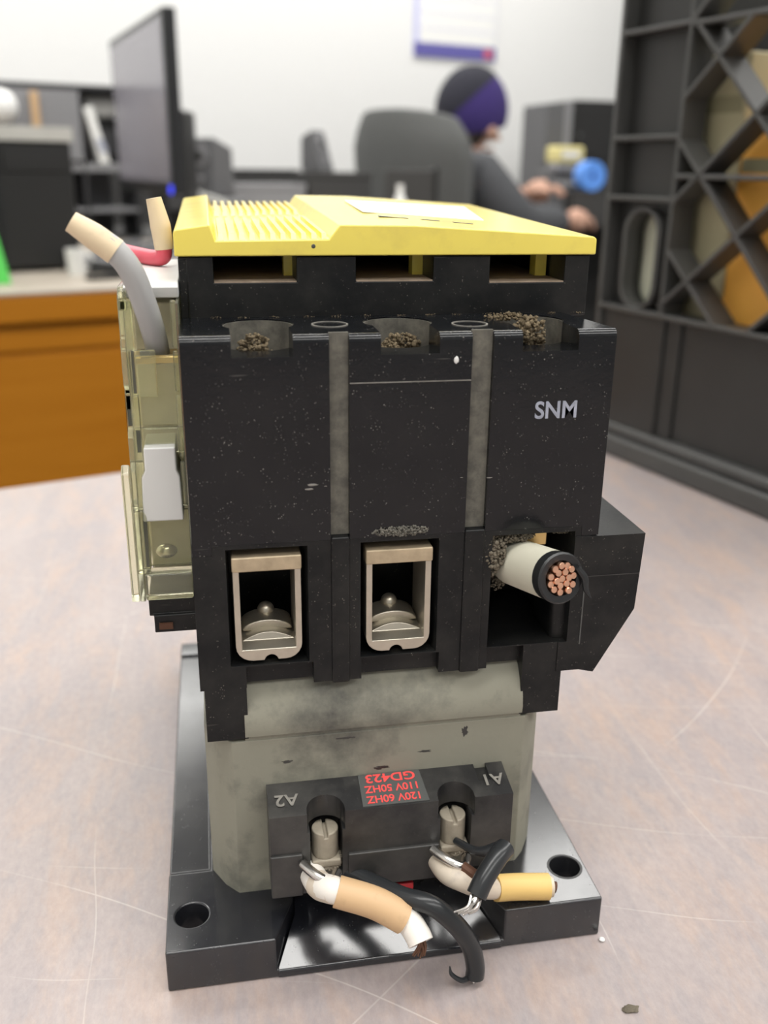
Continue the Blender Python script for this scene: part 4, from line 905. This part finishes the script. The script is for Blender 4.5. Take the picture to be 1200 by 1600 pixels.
def skinned(name, verts, edges, radii, mat, parent, sub=2, root=0, extra=None):
    me = bpy.data.meshes.new(name); me.from_pydata([Vector(v)*U for v in verts], edges, [])
    o = bpy.data.objects.new(name, me); COL.objects.link(o)
    sk = o.modifiers.new('s', 'SKIN'); ss = o.modifiers.new('ss', 'SUBSURF'); ss.levels = sub; ss.render_levels = sub
    if not me.skin_vertices:
        bpy.context.view_layer.objects.active = o
    for i, r in enumerate(radii):
        rr = r if isinstance(r, tuple) else (r, r)
        me.skin_vertices[0].data[i].radius = (rr[0]*U, rr[1]*U)
        me.skin_vertices[0].data[i].use_root = (i == root)
    dg = bpy.context.evaluated_depsgraph_get(); dg.update()
    nm = bpy.data.meshes.new_from_object(o.evaluated_get(dg)); o.modifiers.clear(); o.data = nm; nm.name = name; bpy.data.meshes.remove(me)
    if extra is not None:
        bm = bmesh.new(); bm.from_mesh(nm)
        em = extra.mesh('x'); bm.from_mesh(em); bm.to_mesh(nm); bm.free(); bpy.data.meshes.remove(em)
    finish(o, mat, 180); o.parent = parent
    return o
pe = thing('person', 'seated person in a purple knit beanie and dark grey jacket, facing away', 'person', (CH.x, CH.y, FLOOR), FACE)
HZ = 10.72
# skeleton, local +x forward, +y the person's left; z above the floor
V = [(-0.6, 0, 5.3), (-0.5, 0, 6.4), (-0.3, 0, 7.5), (-0.05, 0, 8.7), (0.35, 0, 9.4), (0.75, 0, 10.1), (1.0, 0, HZ), (1.0, 0, HZ+0.6),
     (0.0, -1.6, 8.85), (1.2, -2.3, 7.45), (3.9, -1.6, 7.55), (4.4, -1.4, 7.55),
     (0.0, 1.6, 8.85), (1.7, 2.3, 7.7), (3.7, 0.9, 8.25), (4.2, 0.6, 8.4),
     (-0.2, -0.95, 5.2), (3.6, -1.1, 5.1), (3.7, -1.1, 0.9), (4.6, -1.2, 0.45),
     (-0.2, 0.95, 5.2), (3.6, 1.1, 5.1), (3.7, 1.1, 0.9), (4.6, 1.2, 0.45)]
Ed = [(0, 1), (1, 2), (2, 3), (3, 4), (4, 5), (5, 6), (6, 7), (3, 8), (8, 9), (9, 10), (10, 11), (3, 12), (12, 13), (13, 14), (14, 15), (0, 16), (16, 17), (17, 18), (18, 19), (0, 20), (20, 21), (21, 22), (22, 23)]
rad = [(1.1, 1.4), (0.95, 1.3), (1.0, 1.5), (0.8, 1.1), 0.55, 0.62, 0.92, 0.70, 0.55, 0.42, 0.28, 0.32, 0.55, 0.42, 0.28, 0.32, 0.8, 0.6, 0.38, 0.35, 0.8, 0.6, 0.38, 0.35]
hands = MB()
for (wx, wy, wz), s, dirv in (((4.4, -1.4, 7.55), 1, Vector((1, 0.15, -0.05))), ((4.2, 0.6, 8.4), -1, Vector((0.55, -0.6, 0.15)))):
    wv = Vector((wx, wy, wz)); dv = dirv.normalized(); side = Vector((0, 0, 1)).cross(dv).normalized()*s
    hands.tube([wv, wv+dv*0.35, wv+dv*0.75], [0.28, 0.42, 0.36], n=12)
    for q, ln in ((-0.30, 0.62), (-0.10, 0.75), (0.10, 0.72), (0.29, 0.55)):
        b0 = wv+dv*0.62+side*q*-1
        hands.tube([b0, b0+dv*ln*0.5+Vector((0, 0, 0.04)), b0+dv*ln*0.85+Vector((0, 0, -0.14)), b0+dv*ln+Vector((0, 0, -0.30))], [0.10, 0.095, 0.085, 0.06], n=8, steps=3)
    b0 = wv+dv*0.25+side*0.30
    hands.tube([b0, b0+side*0.22+dv*0.28, b0+side*0.20+dv*0.62+Vector((0, 0, -0.1))], [0.13, 0.11, 0.07], n=8, steps=3)
body = skinned('body', V, Ed, rad, 'skin', pe, extra=hands)
jk = skinned('jacket', V[:5]+V[8:11]+V[12:15], [(0, 1), (1, 2), (2, 3), (3, 4), (3, 5), (5, 6), (6, 7), (3, 8), (8, 9), (9, 10)],
             [(1.35, 1.65), (1.25, 1.6), (1.35, 1.85), (1.2, 1.6), 0.80, 1.0, 0.82, 0.52, 1.0, 0.82, 0.52], 'jacket', pe)
skinned('trousers', [V[0]]+V[16:19]+V[20:23], [(0, 1), (1, 2), (2, 3), (0, 4), (4, 5), (5, 6)], [(1.3, 1.6), 0.95, 0.75, 0.55, 0.95, 0.75, 0.55], 'trousers', pe)
for s in (-1, 1):
    m = MB().sphere((4.4, s*1.17, 0.42), 0.5, 16, 10, 1.9, 0.85, 0.8); m.build('shoe', 'shoe', pe)
MB().tube([(0.25, -0.72, 9.55), (-0.30, 0, 9.65), (0.25, 0.72, 9.55), (0.9, 0.6, 9.3), (1.15, 0, 9.15), (0.9, -0.6, 9.3), (0.25, -0.72, 9.55)], 0.30, n=10).build('collar', 'collar', pe)
# knit beanie with a dark crown, tipped a little back
m = MB(); m.sphere((0, 0, 0), 1.22, 28, 18, 1.02, 0.95, 1.12)
bmesh.ops.bisect_plane(m.bm, geom=list(m.bm.verts)+list(m.bm.edges)+list(m.bm.faces), plane_co=(0, 0, -0.62), plane_no=(0.18, 0, -1), clear_outer=True)
for v in m.bm.verts: v.co += Vector((0.92, 0, HZ+0.32))
hat = m.build('beanie', 'hat_knit', pe, smooth=80)
m = MB(); m.sphere((0, 0, 0), 1.245, 28, 18, 1.02, 0.95, 1.12)
bmesh.ops.bisect_plane(m.bm, geom=list(m.bm.verts)+list(m.bm.edges)+list(m.bm.faces), plane_co=(0, 0, 0.42), plane_no=(0.62, -0.45, -0.9), clear_outer=True)
for v in m.bm.verts: v.co += Vector((0.92, 0, HZ+0.32))
m.build('dark_crown', 'hat_dark', hat, smooth=80)
for s in (-1, 1):
    MB().sphere((0.95, s*0.98, HZ-0.25), 0.26, 12, 8, 0.7, 0.4, 1.1).build('ear', 'skin', pe)
    MB().sphere((1.86, s*0.36, HZ-0.12), 0.13, 12, 8).build('eye', 'white_paper', pe)
MB().hexa([(1.75, -0.16, HZ-0.62), (1.75, 0.16, HZ-0.62), (2.25, 0.08, HZ-0.58), (2.25, -0.08, HZ-0.58), (1.80, -0.07, HZ-0.05), (1.80, 0.07, HZ-0.05), (1.95, 0.04, HZ-0.1), (1.95, -0.04, HZ-0.1)]).build('nose', 'skin', pe, bevel=0.05)
MB().sphere((1.72, 0, HZ-0.88), 0.2, 12, 8, 0.6, 1.3, 0.4).build('mouth', 'collar' if False else 'skin', pe)
MB().sphere((0.55, 0, HZ-0.35), 0.82, 16, 12, 0.8, 1.05, 0.75).build('hair', 'hair', pe)
MB().cyl((0, 0), 0.19, 0, 0.75, n=20).build('body', 'orange_card', og, bevel=0.05)
MB().cyl((0, 0), 0.12, 0.75, 1.0, n=16).build('cap', 'white_plastic', og)
